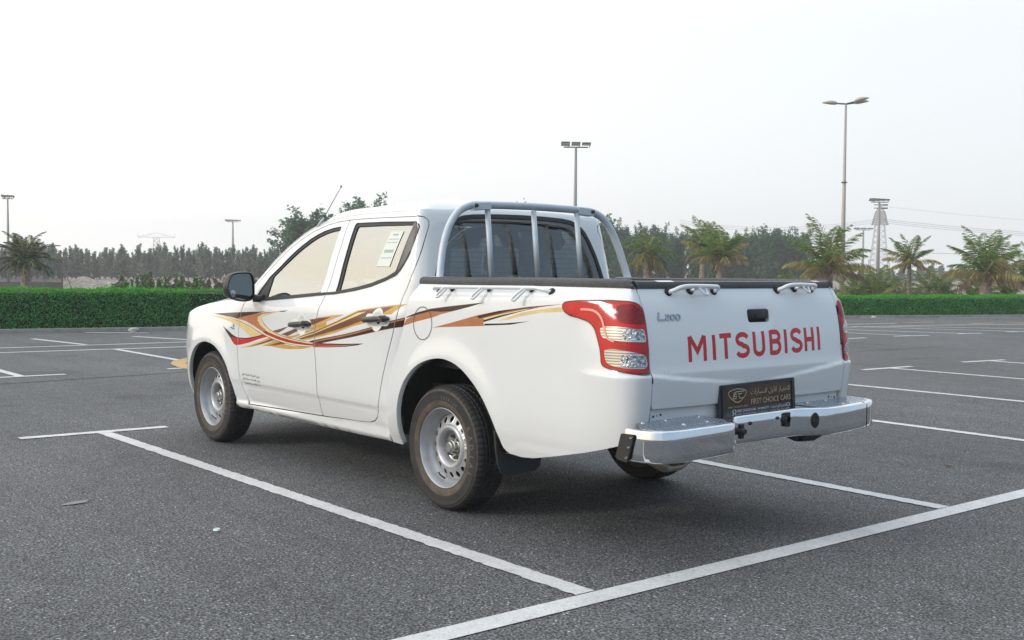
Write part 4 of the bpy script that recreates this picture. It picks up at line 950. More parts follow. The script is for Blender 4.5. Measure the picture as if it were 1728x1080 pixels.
# end bracket, seams, sensors, bolts
def bracket(name, pts, d, m, parent, bolts):
    """flat plate laid along the outer end of the bumper"""
    mb = MB(); mb.add(pts + [Vector(p) + Vector(d) for p in pts], [tuple(range(len(pts))), tuple(range(len(pts), 2 * len(pts)))[::-1]] + [(i, (i + 1) % len(pts), len(pts) + (i + 1) % len(pts), len(pts) + i) for i in range(len(pts))]); o = mb.build(name, m, parent)
    m2 = MB()
    for b in bolts: m2.cyl(Vector(b), Vector(b) + Vector(d).normalized() * .016, .009, .006, n=10)
    m2.build('bracket_bolt', CHROME, o); return o
BR = mat('bracket_metal', (.045, .045, .045), .45, metal=.4)
bq = [(-1.492, .617), (-1.562, .620), (-1.566, .612), (-1.532, .500), (-1.522, .494), (-1.468, .500), (-1.458, .512), (-1.488, .610)]
mb = MB(); mb.add([(x, .951, z) for x, z in bq] + [(x, .962, z) for x, z in bq], [tuple(range(8)), tuple(range(8, 16))[::-1]] + [(i, (i + 1) % 8, 8 + (i + 1) % 8, 8 + i) for i in range(8)]); eb = mb.build('end_bracket', BR, bumper)
mb = MB()
for x, z in ((-1.553, .605), (-1.540, .562), (-1.526, .514)): mb.cyl((x, .960, z), (x, .970, z), .007, .005, n=10)
mb.build('bracket_bolt', CHROME, eb, loose=True)
for y, w_ in ((-.735, .004),):
    mb = MB(); x = -1.6115 if y < 0 else -1.7045; mb.box((x, y, (zt(y) + zb(y)) / 2 - .004), (.004, w_, .118), Matrix.Rotation(R(-8 if y < 0 else 0), 3, 'Z')); mb.build('bumper_seam', DARK, bumper)
mb = MB()
for x, y, z, r_, l in ((-1.556, .222, .572, .017, .026), (-1.558, -.120, .603, .024, .016)): mb.cyl((x + .002, y, z), (x - l * .5, y, z), r_ * 1.15, n=16); mb.cyl((x - l * .5, y, z), (x - l, y, z), r_, r_ * .7, n=16)
mb.box((-1.566, -.120, .603), (.016, .030, .072), bev=.004); mb.box((-1.561, .222, .572), (.008, .024, .070), bev=.002)
for y, z, r_ in ((.155, .605, .011), (-.055, .615, .009)): mb.cyl((-1.553, y, z), (-1.563, y, z), r_, r_ * .7, n=12)
mb.build('bumper_plug', BLACKP, bumper, loose=True)
mb = MB(); nx = Vector((-.88, .47, 0)); c = Vector((-1.603, -.295, .590)); t_ = Vector((.47, .88, 0))
ring = []
for i in range(20):
    a = 2 * math.pi * i / 20; ring.append(c + t_ * (.021 * math.copysign(abs(math.cos(a)) ** 1.3, math.cos(a))) + Vector((0, 0, .040 * math.copysign(abs(math.sin(a)) ** .9, math.sin(a)))))
mb.add(ring + [p + nx * .006 for p in ring], [tuple(range(20)), tuple(range(20, 40))[::-1]] + [(i, (i + 1) % 20, 20 + (i + 1) % 20, 20 + i) for i in range(20)])
mb.cyl(c - Vector((0, 0, .006)), c - Vector((0, 0, .006)) + nx * .018, .018, .013, n=14); mb.build('socket_cover', BLACKP, bumper)
# brackets and things hanging below the bumper
mb = MB(); mb.box((-1.40, .5, .56), (.3, .06, .06)); mb.box((-1.40, -.5, .56), (.3, .06, .06)); mb.build('bumper_mount', DARK, bumper, loose=True)
shp = [(-.46, .47), (-.56, .44), (-.66, .402), (-.80, .396), (-.90, .425), (-.99, .47), (-.99, .53), (-.46, .53)]
mb = MB(); mb.add([(-1.24, y, z) for y, z in shp] + [(-1.21, y, z) for y, z in shp], [tuple(range(8)), tuple(range(8, 16))[::-1]] + [(i, (i + 1) % 8, 8 + (i + 1) % 8, 8 + i) for i in range(8)]); mb.tube([(-1.25, -.60, .50), (-1.27, -.64, .42), (-1.27, -.70, .47)], .012, n=6)
mb.build('rear_valance', DARK, truck)
mb = MB(); mb.tube([(-1.32, .62, .50), (-1.32, .60, .445), (-1.32, .50, .395), (-1.32, .42, .395), (-1.32, .30, .45), (-1.32, .28, .50)], .05, n=12, sec=(.5, 1.0)); mb.build('silencer', mat('aged_steel', (.32, .29, .23), .4, metal=.6, noise=.3), truck, smooth=True)
# ---- number plate and its frame
PY0, PY1, PZ0, PZ1 = .275, -.300, .640, .790
plate = empty('number_plate', (0, 0, 0), truck)
def pm(a, b, d=0.0):          # a 0..1 from left to right, b 0..1 from bottom to top
    return Vector((-1.478 - d + .012 * b, PY0 + (PY1 - PY0) * a, PZ0 + (PZ1 - PZ0) * b + .010 * a - .004))
def pquad(name, a0, b0, a1, b1, d, m, th=.0):
    mb = MB(); lp = rrect(a0, b0, a1, b1, .02); P = [pm(a, b, d) for a, b in lp]; n = len(P)
    mb.add(P + [q + Vector((th, 0, 0)) for q in P], [tuple(range(n)), tuple(range(n, 2 * n))[::-1]] + [(i, (i + 1) % n, n + (i + 1) % n, n + i) for i in range(n)]); return mb.build(name, m, plate)
pquad('plate_frame', 0, 0, 1, 1, .0, mat('plate_frame', (.03, .033, .04), .35, coat=.4), .030)
pquad('plate_face', .05, .205, .95, .90, .0022, mat('bronze_plate', (.085, .055, .035), .12, metal=.6, noise=.5, nscale=7), .001)
mb = MB()
for lp in ([(0.02, .90), (.98, .90), (.98, .985), (.02, .985)], [(.012, .03), (.05, .03), (.05, .96), (.012, .96)], [(.95, .03), (.988, .03), (.988, .96), (.95, .96)]):
    P = [pm(a, b, .007) for a, b in lp]; mb.add(P + [q + Vector((.008, 0, 0)) for q in P], [(0, 1, 2, 3), (7, 6, 5, 4), (0, 4, 5, 1), (1, 5, 6, 2), (2, 6, 7, 3), (3, 7, 4, 0)])
mb.build('plate_bezel', BLACKP, plate)
GOLDT = mat('gold_print', (.50, .42, .30), .35); WHT = mat('white_print', (.85, .86, .88), .4)
def ptext(name, s, a, b, h, width, m, d=.0040, **kw):
    v, f = text_mesh(s, 1.0, **kw)
    if not v: return
    x0 = min(q[0] for q in v); x1 = max(q[0] for q in v); y0 = min(q[1] for q in v); y1 = max(q[1] for q in v)
    P = [pm(a + (q[0] - x0) / (x1 - x0) * width, b + (q[1] - y0) / (y1 - y0) * h, d) for q in v]; mesh_obj(name, P, f, m, plate)
def arabic(s):
    """join letters with presentation forms and put them in left-to-right drawing order"""
    T = {'ا': (0xFE8D, 0xFE8E, 0, 0), 'أ': (0xFE83, 0xFE84, 0, 0), 'ل': (0xFEDD, 0xFEDE, 0xFEDF, 0xFEE0), 'خ': (0xFEA5, 0xFEA6, 0xFEA7, 0xFEA8), 'ت': (0xFE95, 0xFE96, 0xFE97, 0xFE98), 'ي': (0xFEF1, 0xFEF2, 0xFEF3, 0xFEF4), 'ر': (0xFEAD, 0xFEAE, 0, 0), 'و': (0xFEED, 0xFEEE, 0, 0), 'س': (0xFEB1, 0xFEB2, 0xFEB3, 0xFEB4), 'ز': (0xFEAF, 0xFEB0, 0, 0), 'ن': (0xFEE5, 0xFEE6, 0xFEE7, 0xFEE8), 'م': (0xFEE1, 0xFEE2, 0xFEE3, 0xFEE4), 'ك': (0xFED9, 0xFEDA, 0xFEDB, 0xFEDC), 'ب': (0xFE8F, 0xFE90, 0xFE91, 0xFE92), 'ة': (0xFE93, 0xFE94, 0, 0), 'ف': (0xFED1, 0xFED2, 0xFED3, 0xFED4), 'غ': (0xFECD, 0xFECE, 0xFECF, 0xFED0), 'ح': (0xFEA1, 0xFEA2, 0xFEA3, 0xFEA4), 'ع': (0xFEC9, 0xFECA, 0xFECB, 0xFECC), 'د': (0xFEA9, 0xFEAA, 0, 0), 'ج': (0xFE9D, 0xFE9E, 0xFE9F, 0xFEA0)}
    LA = {'ا': (0xFEFB, 0xFEFC), 'أ': (0xFEF7, 0xFEF8)}
    out = []; i = 0; prev = False
    while i < len(s):
        c = s[i]
        if c not in T: out.append(c); prev = False; i += 1; continue
        if c == 'ل' and i + 1 < len(s) and s[i + 1] in LA: out.append(chr(LA[s[i + 1]][1 if prev else 0])); prev = False; i += 2; continue
        nx_ = i + 1 < len(s) and s[i + 1] in T; dual = T[c][2] != 0
        out.append(chr(T[c][(3 if prev else 2) if (dual and nx_) else (1 if prev else 0)])); prev = dual; i += 1
    return ''.join(out[::-1])
ptext('latin_lettering', 'FIRST CHOICE CARS', .385, .285, .17, .545, GOLDT)
ptext('arabic_lettering', arabic('الاختيار الأول للسيارات'), .385, .56, .24, .545, GOLDT)
ptext('small_lettering', 'FIRST CHOICE CARS', .085, .235, .055, .25, GOLDT)
ptext('frame_lettering', 'FIRST CHOICE CARS', .205, .075, .08, .245, WHT, .0022)
ptext('frame_lettering', '04 8840777', .475, .08, .065, .15, WHT, .0022)
ptext('frame_lettering', arabic('الاختيار الأول للسيارات'), .645, .055, .11, .215, WHT, .0022)
for cx_ in (.165, .895):
    sv, sf = stroke(arc(cx_, .115, .021, .06, 0, 360, 14), .008, False); mesh_obj('frame_emblem', [pm(a, b, .0022) for a, b in sv], sf, WHT, plate)
sh = chaikin([(.085, .72), (.12, .80), (.21, .85), (.30, .80), (.335, .72), (.30, .55), (.21, .36), (.12, .55)], 2, None); sh = [(a, b) for a, b in sh]
def pstroke(name, pts, w, closed=False):
    # widths in metres
    W, H = abs(PY1 - PY0), PZ1 - PZ0
    sv, sf = stroke([(a * W, b * H) for a, b in pts], w, closed); mesh_obj(name, [pm(a / W, b / H, .0042) for a, b in sv], sf, GOLDT, plate)
pstroke('shield_outline', sh, .0042, True)
for pts in ([(.30, .745), (.195, .745), (.165, .70), (.150, .55)], [(.27, .675), (.225, .675), (.235, .53), (.28, .53)], [(.205, .675), (.175, .675), (.165, .60), (.195, .60), (.19, .53), (.15, .53)]): pstroke('shield_monogram', pts, .0038)
# ---- small Arabic lines at the foot of the front door, badge on the fender
BLK = mat('black_print', (.02, .02, .02), .5)
fdoor = [o for o in bpy.data.objects if o.name == 'front_door'][0]
for k, (s_, wd) in enumerate(((arabic('وزن المركبة فارغة كج'), .262), (arabic('وزن المركبة محملة كج'), .255), (arabic('عدد الركاب مع السائق'.replace('ئ', 'ي').replace('ق', 'ف')), .245))):
    v, f = text_mesh(s_, 1.0)
    if v:
        x0 = min(q[0] for q in v); x1 = max(q[0] for q in v); y0 = min(q[1] for q in v); y1 = max(q[1] for q in v)
        mesh_obj('weight_lettering', [surf_pn(cabS, -2.455 + (q[0] - x0) / (x1 - x0) * wd + .008 * k, .560 - .031 * k + (q[1] - y0) / (y1 - y0) * .024 - .012, 1, .0012)[0] for q in v], f, BLK, fdoor)
mb = MB(); 
for i, (a, b, c_, d_) in enumerate(((-2.655, .888, -2.60, .894), (-2.61, .880, -2.565, .884), (-2.585, .893, -2.572, .916))):
    q = [surf_pn(cabS, *t_, 1, .0012)[0] for t_ in ((a, b), (c_, b - .002), (c_, d_), (a, d_))]; mb.add(q, [(0, 1, 2, 3)])
mb.build('fender_badge', CHROME, truck)
# ------------------------------------------------------------------ wheels
def lathe(prof, n, cx, cy, cz, side, name, m, parent, smooth=60, mod=None, mids=None):
    v = []; f = []; mi = []; q = len(prof)
    for i in range(n):
        a = 2 * math.pi * i / n; ca, sa = math.cos(a), math.sin(a)
        for j, (r, y) in enumerate(prof):
            if mod: r += mod(i, j)
            v.append((cx + r * ca, cy + y * side, cz + r * sa))
    for i in range(n):
        for j in range(q - 1):
            k = (i + 1) % n; f.append((i * q + j, i * q + j + 1, k * q + j + 1, k * q + j)); mi.append(mids[j] if mids else 0)
    o = mesh_obj(name, v, f, m, parent, midx=mi, autosmooth=smooth)
    bm = bmesh.new(); bm.from_mesh(o.data); bmesh.ops.recalc_face_normals(bm, faces=bm.faces); bm.to_mesh(o.data); bm.free(); return o
TY = [(.214, .070), (.218, .086), (.226, .094), (.240, .099), (.262, .103), (.285, .1045), (.302, .103), (.306, .1045), (.312, .1045), (.316, .102), (.325, .096), (.333, .089), (.339, .080), (.3435, .068), (.3435, .062), (.346, .050), (.3465, .034), (.3465, .031), (.347, .012), (.347, .006)]
TYF = TY + [(r, -y) for r, y in TY[::-1]]
nT = 264
def tread(i, j):
    jj = j if j < len(TY) else 2 * len(TY) - 1 - j
    if jj in (14, 16): return -.009
    if jj >= 10:
        ph = (i + (1 if jj > 13 else 0) + (2 if jj > 16 else 0)) % 4
        if jj <= 13 and ph == 0: return -.0045
        if jj > 13 and jj < 19 and ph == 1: return -.006
    if jj == 19 : return -.007
    return 0
mids = []
for j in range(len(TYF) - 1):
    jj = min(j, len(TYF) - 2 - j); mids.append(1 if jj in (2, 3, 9) else 0)
def sector(name, S, n, poly, hole, m, parent):
    """one wedge with a hole, repeated n times round the axle"""
    lp = subdiv(poly, .012); hl = hole; pts = [Vector(p) for p in lp + hl]
    e = [(i, (i + 1) % len(lp)) for i in range(len(lp))] + [(len(lp) + i, len(lp) + (i + 1) % len(hl)) for i in range(len(hl))]
    V_, E_, F2, *_ = delaunay_2d_cdt(pts, e, [], 0, 1e-6)
    tri = [f for f in F2 if inside(tuple(sum((V_[i] for i in f), Vector((0, 0))) / 3), lp) and not inside(tuple(sum((V_[i] for i in f), Vector((0, 0))) / 3), hl)]
    v = []; f = []
    for k in range(n):
        b = len(v); v += [S(p[0] + 2 * math.pi * k / n * 1.0, p[1]) for p in V_]; f += [tuple(b + i for i in t) for t in tri]
        # hole wall
        b2 = len(v); v += [S(p[0] + 2 * math.pi * k / n, p[1]) for p in hl] + [S(p[0] + 2 * math.pi * k / n, p[1], -.002) for p in hl]; h = len(hl)
        f += [(b2 + i, b2 + (i + 1) % h, b2 + h + (i + 1) % h, b2 + h + i) for i in range(h)]
    o = mesh_obj(name, v, f, m, parent, smooth=False)
    bm = bmesh.new(); bm.from_mesh(o.data); bmesh.ops.remove_doubles(bm, verts=bm.verts, dist=.0002); bmesh.ops.recalc_face_normals(bm, faces=bm.faces); bm.to_mesh(o.data); bm.free()
    o.data.polygons.foreach_set('use_smooth', [True] * len(o.data.polygons)); o.data.set_sharp_from_angle(angle=R(40)); return o
letters = {}
def ring_text(word, r, a0, da, cx, cy, cz, side, parent, h=.030, d=.1052):
    V = []; F_ = []
    for i, ch in enumerate(word):
        if ch == ' ': continue
        if ch not in letters: letters[ch] = text_mesh(ch, 1.0)
        v, f = letters[ch]
        if not v: continue
        y0 = min(q[1] for q in v); y1 = max(q[1] for q in v); xm = sum(q[0] for q in v) / len(v); s = h / (y1 - y0)
        b = len(V)
        for q in v:
            rr = r + (q[1] - y0) * s - h / 2; a = a0 + (da * i + (q[0] - xm) * s / r) * side
            yy = d - max(0, abs(rr - .285) - .012) * .10
            V.append((cx + rr * math.cos(a), cy + yy * side, cz + rr * math.sin(a)))
        F_ += [tuple(b + k for k in q) for q in f]
    mesh_obj('tyre_lettering', V, F_, mat('raised_rubber', (.15, .135, .115), .6), parent)
def wheel(cx, side, steer=0):
    cy = .762 * side; cz = .347; w = empty('wheel', (0, 0, 0), truck)
    ty = lathe(TYF, nT, cx, cy, cz, side, 'tyre', [RUBBER, DUSTY], w, 30, tread, mids)
    b0 = 152 if side > 0 else 28
    ring_text('RADIAL', .281, R(b0), .175, cx, cy, cz, side, w)
    ring_text('205R16C', .279, R(b0 - 62 * side), .085, cx, cy, cz, side, w, .017)
    rim = [(.2135, .080), (.2215, .089), (.2225, .093), (.220, .095), (.2165, .092), (.213, .082), (.207, .072), (.204, .060), (.202, .045), (.196, .036), (.190, .026), (.185, .014), (.184, -.03), (.184, -.07), (.20, -.085), (.22, -.09)]
    lathe(rim, 72, cx, cy, cz, side, 'rim', RIM, w, 35)
    def S(a, r, d=0):
        t = (r - .126) / (.182 - .126); y = .042 - .026 * t ** 1.3 + d
        return (cx + r * math.cos(a), cy + y * side, cz + r * math.sin(a))
    n = 16; hw = math.pi / n
    poly = [(-hw, .126), (hw, .126), (hw, .184), (-hw, .184)]
    hole = [(.098 * math.cos(t), .154 + .0170 * math.sin(t)) for t in np.linspace(0, 2 * math.pi, 18, endpoint=False)]
    sector('wheel_disc', S, n, poly, hole, RIM, w)
    ctr = [(.128, .0415), (.122, .050), (.114, .054), (.105, .053), (.096, .046), (.088, .032), (.083, .016), (.080, .008), (.074, .004), (.040, .004), (.036, .004)]
    lathe(ctr, 64, cx, cy, cz, side, 'wheel_centre', RIM, w, 35)
    hub = [(.046, .004), (.046, .012), (.040, .016), (.038, .034), (.033, .038), (.030, .050), (.024, .055), (.0, .055)]
    lathe(hub, 20, cx, cy, cz, side, 'hub_cap', mat('hub_metal', (.42, .42, .41), .3, metal=.8, noise=.3), w, 30)
    mb = MB()
    for k in range(6):
        a = R(15 + 60 * k); x = cx + .060 * math.cos(a); z = cz + .060 * math.sin(a)
        mb.cyl((x, cy + .004 * side, z), (x, cy + .022 * side, z), .0125, .0115, n=6); mb.cyl((x, cy + .022 * side, z), (x, cy + .032 * side, z), .0075, n=8)
    mb.build('wheel_nut', GREYM, w, loose=True)
    mb = MB(); mb.cyl((cx, cy - .06 * side, cz), (cx, cy - .02 * side, cz), .17, n=32); mb.cyl((cx, cy - .02 * side, cz), (cx, cy + .002 * side, cz), .045, n=20); mb.build('brake_drum', DARK, w)
    lathe([(.10, -.008), (.1835, -.008)], 40, cx, cy, cz, side, 'hole_shade_disc', DARK, w)  # dark disc added behind the holes to stand for the shade inside
    a = R(-72); mb = MB(); mb.tube([(cx + .196 * math.cos(a), cy + .030 * side, cz + .196 * math.sin(a)), (cx + .180 * math.cos(a + .1), cy + .055 * side, cz + .18 * math.sin(a + .1)), (cx + .172 * math.cos(a + .2), cy + .06 * side, cz + .172 * math.sin(a + .2))], .0045, n=6); mb.build('valve', BLACKP, w)
for cx in (0.0, 3.0):
    for side in (1, -1): wheel(cx, side)
# ------------------------------------------------------------------ ground, road paint
def ground_mat(name, base, sp, scale, bumpd, big=.10, rough=.85, tint=(1, 1, 1), grain=(.55, 1.4), spk=2.6):
    m = bpy.data.materials.new(name); m.use_nodes = True; nt = m.node_tree; b = nt.nodes['Principled BSDF']; b.inputs['Roughness'].default_value = rough; b.inputs['Specular IOR Level'].default_value = .35
    t = nt.nodes.new('ShaderNodeTexCoord')
    def N(tp, **k):
        n = nt.nodes.new(tp)
        for a, c in k.items(): setattr(n, a, c)
        return n
    def mapr(src, a, b_, c, d):
        r = N('ShaderNodeMapRange'); r.inputs[1].default_value = a; r.inputs[2].default_value = b_; r.inputs[3].default_value = c; r.inputs[4].default_value = d; nt.links.new(src, r.inputs[0]); return r.outputs[0]
    def mul(a, b_):
        r = N('ShaderNodeMath', operation='MULTIPLY'); nt.links.new(a, r.inputs[0]); nt.links.new(b_, r.inputs[1]); return r.outputs[0]
    v = N('ShaderNodeTexVoronoi'); v.inputs['Scale'].default_value = scale; nt.links.new(t.outputs['Object'], v.inputs['Vector'])
    sepc = N('ShaderNodeSeparateColor'); nt.links.new(v.outputs['Color'], sepc.inputs[0])
    stone = mapr(sepc.outputs[0], 0, 1, 1 - sp, 1 + sp)
    spark = mapr(sepc.outputs[1], .955, 1.0, 1.0, spk)
    n1 = N('ShaderNodeTexNoise'); n1.inputs['Scale'].default_value = .35; n1.inputs['Detail'].default_value = 6; nt.links.new(t.outputs['Object'], n1.inputs['Vector'])
    n2 = N('ShaderNodeTexNoise'); n2.inputs['Scale'].default_value = 6; n2.inputs['Detail'].default_value = 8; n2.inputs['Roughness'].default_value = .7; nt.links.new(t.outputs['Object'], n2.inputs['Vector'])
    n3 = N('ShaderNodeTexNoise'); n3.inputs['Scale'].default_value = scale * .55; n3.inputs['Detail'].default_value = 3; nt.links.new(t.outputs['Object'], n3.inputs['Vector'])
    # stretched stains running along the lanes
    mp = N('ShaderNodeMapping'); mp.inputs['Scale'].default_value = (.25, 2.2, 1); nt.links.new(t.outputs['Object'], mp.inputs[0])
    n4 = N('ShaderNodeTexNoise'); n4.inputs['Scale'].default_value = 1.1; n4.inputs['Detail'].default_value = 5; nt.links.new(mp.outputs[0], n4.inputs['Vector'])
    f = mul(mul(stone, spark), mapr(n1.outputs['Fac'], .3, .7, 1 - big, 1 + big))
    f = mul(f, mapr(n2.outputs['Fac'], .3, .7, .88, 1.12)); f = mul(f, mapr(n3.outputs['Fac'], .35, .65, *grain)); f = mul(f, mapr(n4.outputs['Fac'], .35, .65, .92, 1.07))
    if name == 'asphalt':
        # oil drips and scuffed patches
        n5 = N('ShaderNodeTexNoise'); n5.inputs['Scale'].default_value = .9; n5.inputs['Detail'].default_value = 3; n5.inputs['Distortion'].default_value = .6; nt.links.new(t.outputs['Object'], n5.inputs['Vector']); f = mul(f, mapr(n5.outputs['Fac'], .60, .68, 1.0, .80))
        v2 = N('ShaderNodeTexVoronoi'); v2.inputs['Scale'].default_value = 1.7; nt.links.new(t.outputs['Object'], v2.inputs['Vector']); f = mul(f, mapr(v2.outputs['Distance'], .02, .075, .70, 1.0))
    s = N('ShaderNodeVectorMath', operation='SCALE'); s.inputs[0].default_value = tuple(base * q for q in tint); nt.links.new(f, s.inputs['Scale']); nt.links.new(s.outputs[0], b.inputs['Base Color'])
    bp = N('ShaderNodeBump'); bp.inputs['Strength'].default_value = .8; bp.inputs['Distance'].default_value = bumpd
    nt.links.new(n3.outputs['Fac'], bp.inputs['Height']); nt.links.new(bp.outputs[0], b.inputs['Normal'])
    return m
ASPH = ground_mat('asphalt', .105, .75, 150, .006, big=.15, tint=(.98, 1.0, 1.03), grain=(.42, 1.65), spk=3.4)
def sheet(name, pts, z, m, kind='structure'):
    o = mesh_obj(name, [(x, y, z) for x, y in pts], [tuple(range(len(pts)))], m)
    if kind: tag(o, kind=kind)
    return o
SAND = ground_mat('sandy_ground', .25, .12, 30, .01, big=.3, rough=.95, tint=(1.0, .86, .74))
sheet('ground', [(-400, -900), (2500, -900), (2500, 900), (-400, 900)], -.02, SAND)
# car-park asphalt: its far edge follows the hedge
FAR = [(22.5, 20), (18.95, 3.0), (18.25, -1.5), (17.4, -5.2), (16.0, -13.0), (14.25, -23.7), (12.15, -29.7), (9.5, -37), (2, -60)]
sheet('car_park', [(-40, -60), (2, -60)] + FAR[::-1][1:] + [(22.5, 40), (-40, 40)], 0.0, ASPH)
KERB = mat('kerb_concrete', (.33, .32, .30), .85, noise=.2, nscale=6)
mb = MB(); P = [(a - .25, b) for a, b in FAR]
for (x0, y0), (x1, y1) in zip(P, P[1:]):
    a = Vector((x0, y0, 0)); b = Vector((x1, y1, 0)); d = (b - a).normalized(); n = Vector((d.y, -d.x, 0)) * .07
    if n.x < 0: n = -n
    v = [a - n, b - n, b + n, a + n]; mb.add([p for p in v] + [p + Vector((0, 0, .07)) for p in v], [(4, 5, 6, 7), (0, 1, 5, 4), (2, 3, 7, 6)])
o = mb.build('kerb', KERB); tag(o, kind='structure')
def paint(name, base, wear=.5, tint=(1, 1, 1)):
    m = ground_mat(name, base, .05, 150, .002, big=.06, rough=.7, tint=tint, grain=(.90, 1.07), spk=1.0); nt = m.node_tree; b = nt.nodes['Principled BSDF']
    # worn patches let the asphalt colour through
    t = nt.nodes.new('ShaderNodeTexCoord'); n = nt.nodes.new('ShaderNodeTexNoise'); n.inputs['Scale'].default_value = 28; n.inputs['Detail'].default_value = 8; n.inputs['Roughness'].default_value = .75
    nt.links.new(t.outputs['Object'], n.inputs['Vector']); r = nt.nodes.new('ShaderNodeMapRange'); r.inputs[1].default_value = .57; r.inputs[2].default_value = .70; r.inputs[4].default_value = wear; nt.links.new(n.outputs['Fac'], r.inputs[0])
    mx = nt.nodes.new('ShaderNodeMix'); mx.data_type = 'RGBA'; src = b.inputs['Base Color'].links[0].from_socket
    nt.links.new(r.outputs[0], mx.inputs[0]); nt.links.new(src, mx.inputs[6]); mx.inputs[7].default_value = (.13, .13, .13, 1); nt.links.new(mx.outputs[2], b.inputs['Base Color']); return m
WP = paint('white_road_paint', .63, .8); YP = paint('yellow_road_paint', .50, .5, (1.0, .66, .27))
rl = random.Random(3)
def line(pts_, w, m=WP, z=.004, jit=.006, name='bay_line'):
    (x0, y0), (x1, y1) = pts_; a = Vector((x0, y0)); b = Vector((x1, y1)); L = (b - a).length; d = (b - a) / L; n = Vector((-d.y, d.x)); k = max(2, int(L / .03)) if L < 8 and jit else 2
    v = []; f = []
    for i in range(k + 1):
        p = a.lerp(b, i / k)
        for s in (-1, 1): q = p + n * s * (w / 2 + rl.uniform(-jit, jit)); v.append((q.x, q.y, z))
    for i in range(k): f.append((2 * i, 2 * i + 1, 2 * i + 3, 2 * i + 2))
    o = mesh_obj(name, v, f, m); tag(o, kind='structure'); return o
W = .105
line([(-1.69, 12), (-1.715, -2.6)], .125, z=.004); line([(-1.715, -2.6), (-1.75, -30)], .125, z=.004, jit=0)
BL = [((-1.64, 1.305), (3.93, 1.355)), ((-1.65, -1.47), (3.93, -1.58)), ((-1.66, -4.36), (3.86, -4.50)), ((-1.66, -7.12), (3.80, -7.0)), ((-1.66, -9.60), (3.75, -9.50)), ((-1.66, -11.9), (3.6, -12.0)), ((-1.66, -14.4), (3.5, -14.6))]
for a, b in BL: line([a, b], W, z=.0045)
for a, b in (((3.98, 1.98), (3.945, .83)), ((3.94, -1.0), (3.92, -2.15)), ((3.88, -3.9), (3.84, -5.1)), ((3.82, -6.4), (3.79, -7.6)), ((3.79, -8.92), (3.72, -10.01)), ((3.71, -11.38), (3.57, -12.4)), ((3.55, -14.0), (3.4, -15.1))): line([a, b], W, z=.005)
# second row
for a, b in (((8.93, .60), (12.80, .62)), ((9.0, -1.85), (12.75, -1.85)), ((8.85, -4.3), (12.6, -4.3)), ((8.7, -6.8), (12.4, -6.8)), ((8.6, -9.3), (12.2, -9.3)), ((8.4, -11.8), (11.9, -11.8)), ((8.25, -14.3), (11.7, -14.3)), ((7.98, -17.05), (11.4, -16.4)), ((7.8, -19.0), (11.2, -17.5)), ((7.6, -21.0), (10.94, -19.3)), ((7.5, -23.0), (10.6, -20.3)), ((8.93, 3.1), (12.9, 3.1))): line([a, b], W, z=.0045, jit=.002)
for a, b in (((8.93, 2.0), (8.93, .09)), ((8.95, -1.2), (8.95, -2.4)), ((8.85, -3.7), (8.85, -4.9)), ((8.7, -6.2), (8.7, -7.4)), ((8.55, -8.7), (8.55, -9.9)), ((8.4, -11.2), (8.4, -12.4)), ((8.13, -14.2), (8.07, -15.53)), ((8.04, -16.5), (7.86, -17.53)), ((7.86, -18.7), (7.70, -19.47)), ((7.68, -20.5), (7.50, -21.6))): line([a, b], W, z=.005, jit=.002)
for seg in (((12.86, 8), (12.83, -.17), (12.61, -3.1), (12.2, -9), (11.6, -15), (10.81, -19.14), (10.49, -21.2), (9.4, -24.85), (8.5, -28)), ((13.86, 8), (13.82, -.43), (13.71, -3.57), (13.2, -9), (12.4, -16), (11.4, -22))):
    for a, b in zip(seg, seg[1:]): line([a, b], .10, z=.004, jit=0)
for a, b in (((15.86, -1.5), (13.89, -1.79)), ((15.65, -3.24), (14.1, -3.80)), ((15.9, .8), (13.9, .7)), ((17.3, -2.9), (16.6, -3.9))): line([a, b], .11, z=.0045, jit=.002)
for a, b in (((13.95, -23.81), (13.2, -25.0)), ((12.71, -26.29), (11.9, -29.0))): line([a, b], .09, z=.006, jit=0)
# yellow arrow whose point shows past the front wing, others far right
def marking(name, pts, z=.0062, m=YP): sheet(name, pts, z, m)
av, af = stroke([(11.1, -3.3), (10.75, -2.6), (10.35, -2.12), (10.0, -1.80), (9.58, -1.60), (9.1, -1.50), (8.72, -1.48), (8.35, -1.60), (8.0, -2.1)], .20)
tag(mesh_obj('lane_arrow', [(x, y, .0062) for x, y in av], af, YP), kind='structure')
line([(8.85, -2.45), (8.9, -7.5)], .32, YP, .006, 0, 'lane_arrow')
line([(11.48, -22.47), (11.25, -23.6)], .12, YP, .006, 0, 'lane_arrow'); line([(10.23, -23.63), (10.14, -24.66)], .15, YP, .006, 0, 'lane_arrow'); line([(10.14, -25.41), (9.6, -26.6)], .15, YP, .006, 0, 'lane_arrow')
# tar seams across the far lanes
TAR = mat('tar_seam', (.055, .055, .057), .8)
for a, b in (((8.2, .9), (8.55, -2.2)), ((8.2, 3.2), (8.2, .9)), ((6.0, -9.5), (5.8, -14.5))): line([a, b], .05, TAR, .003, .012, 'tar_seam')
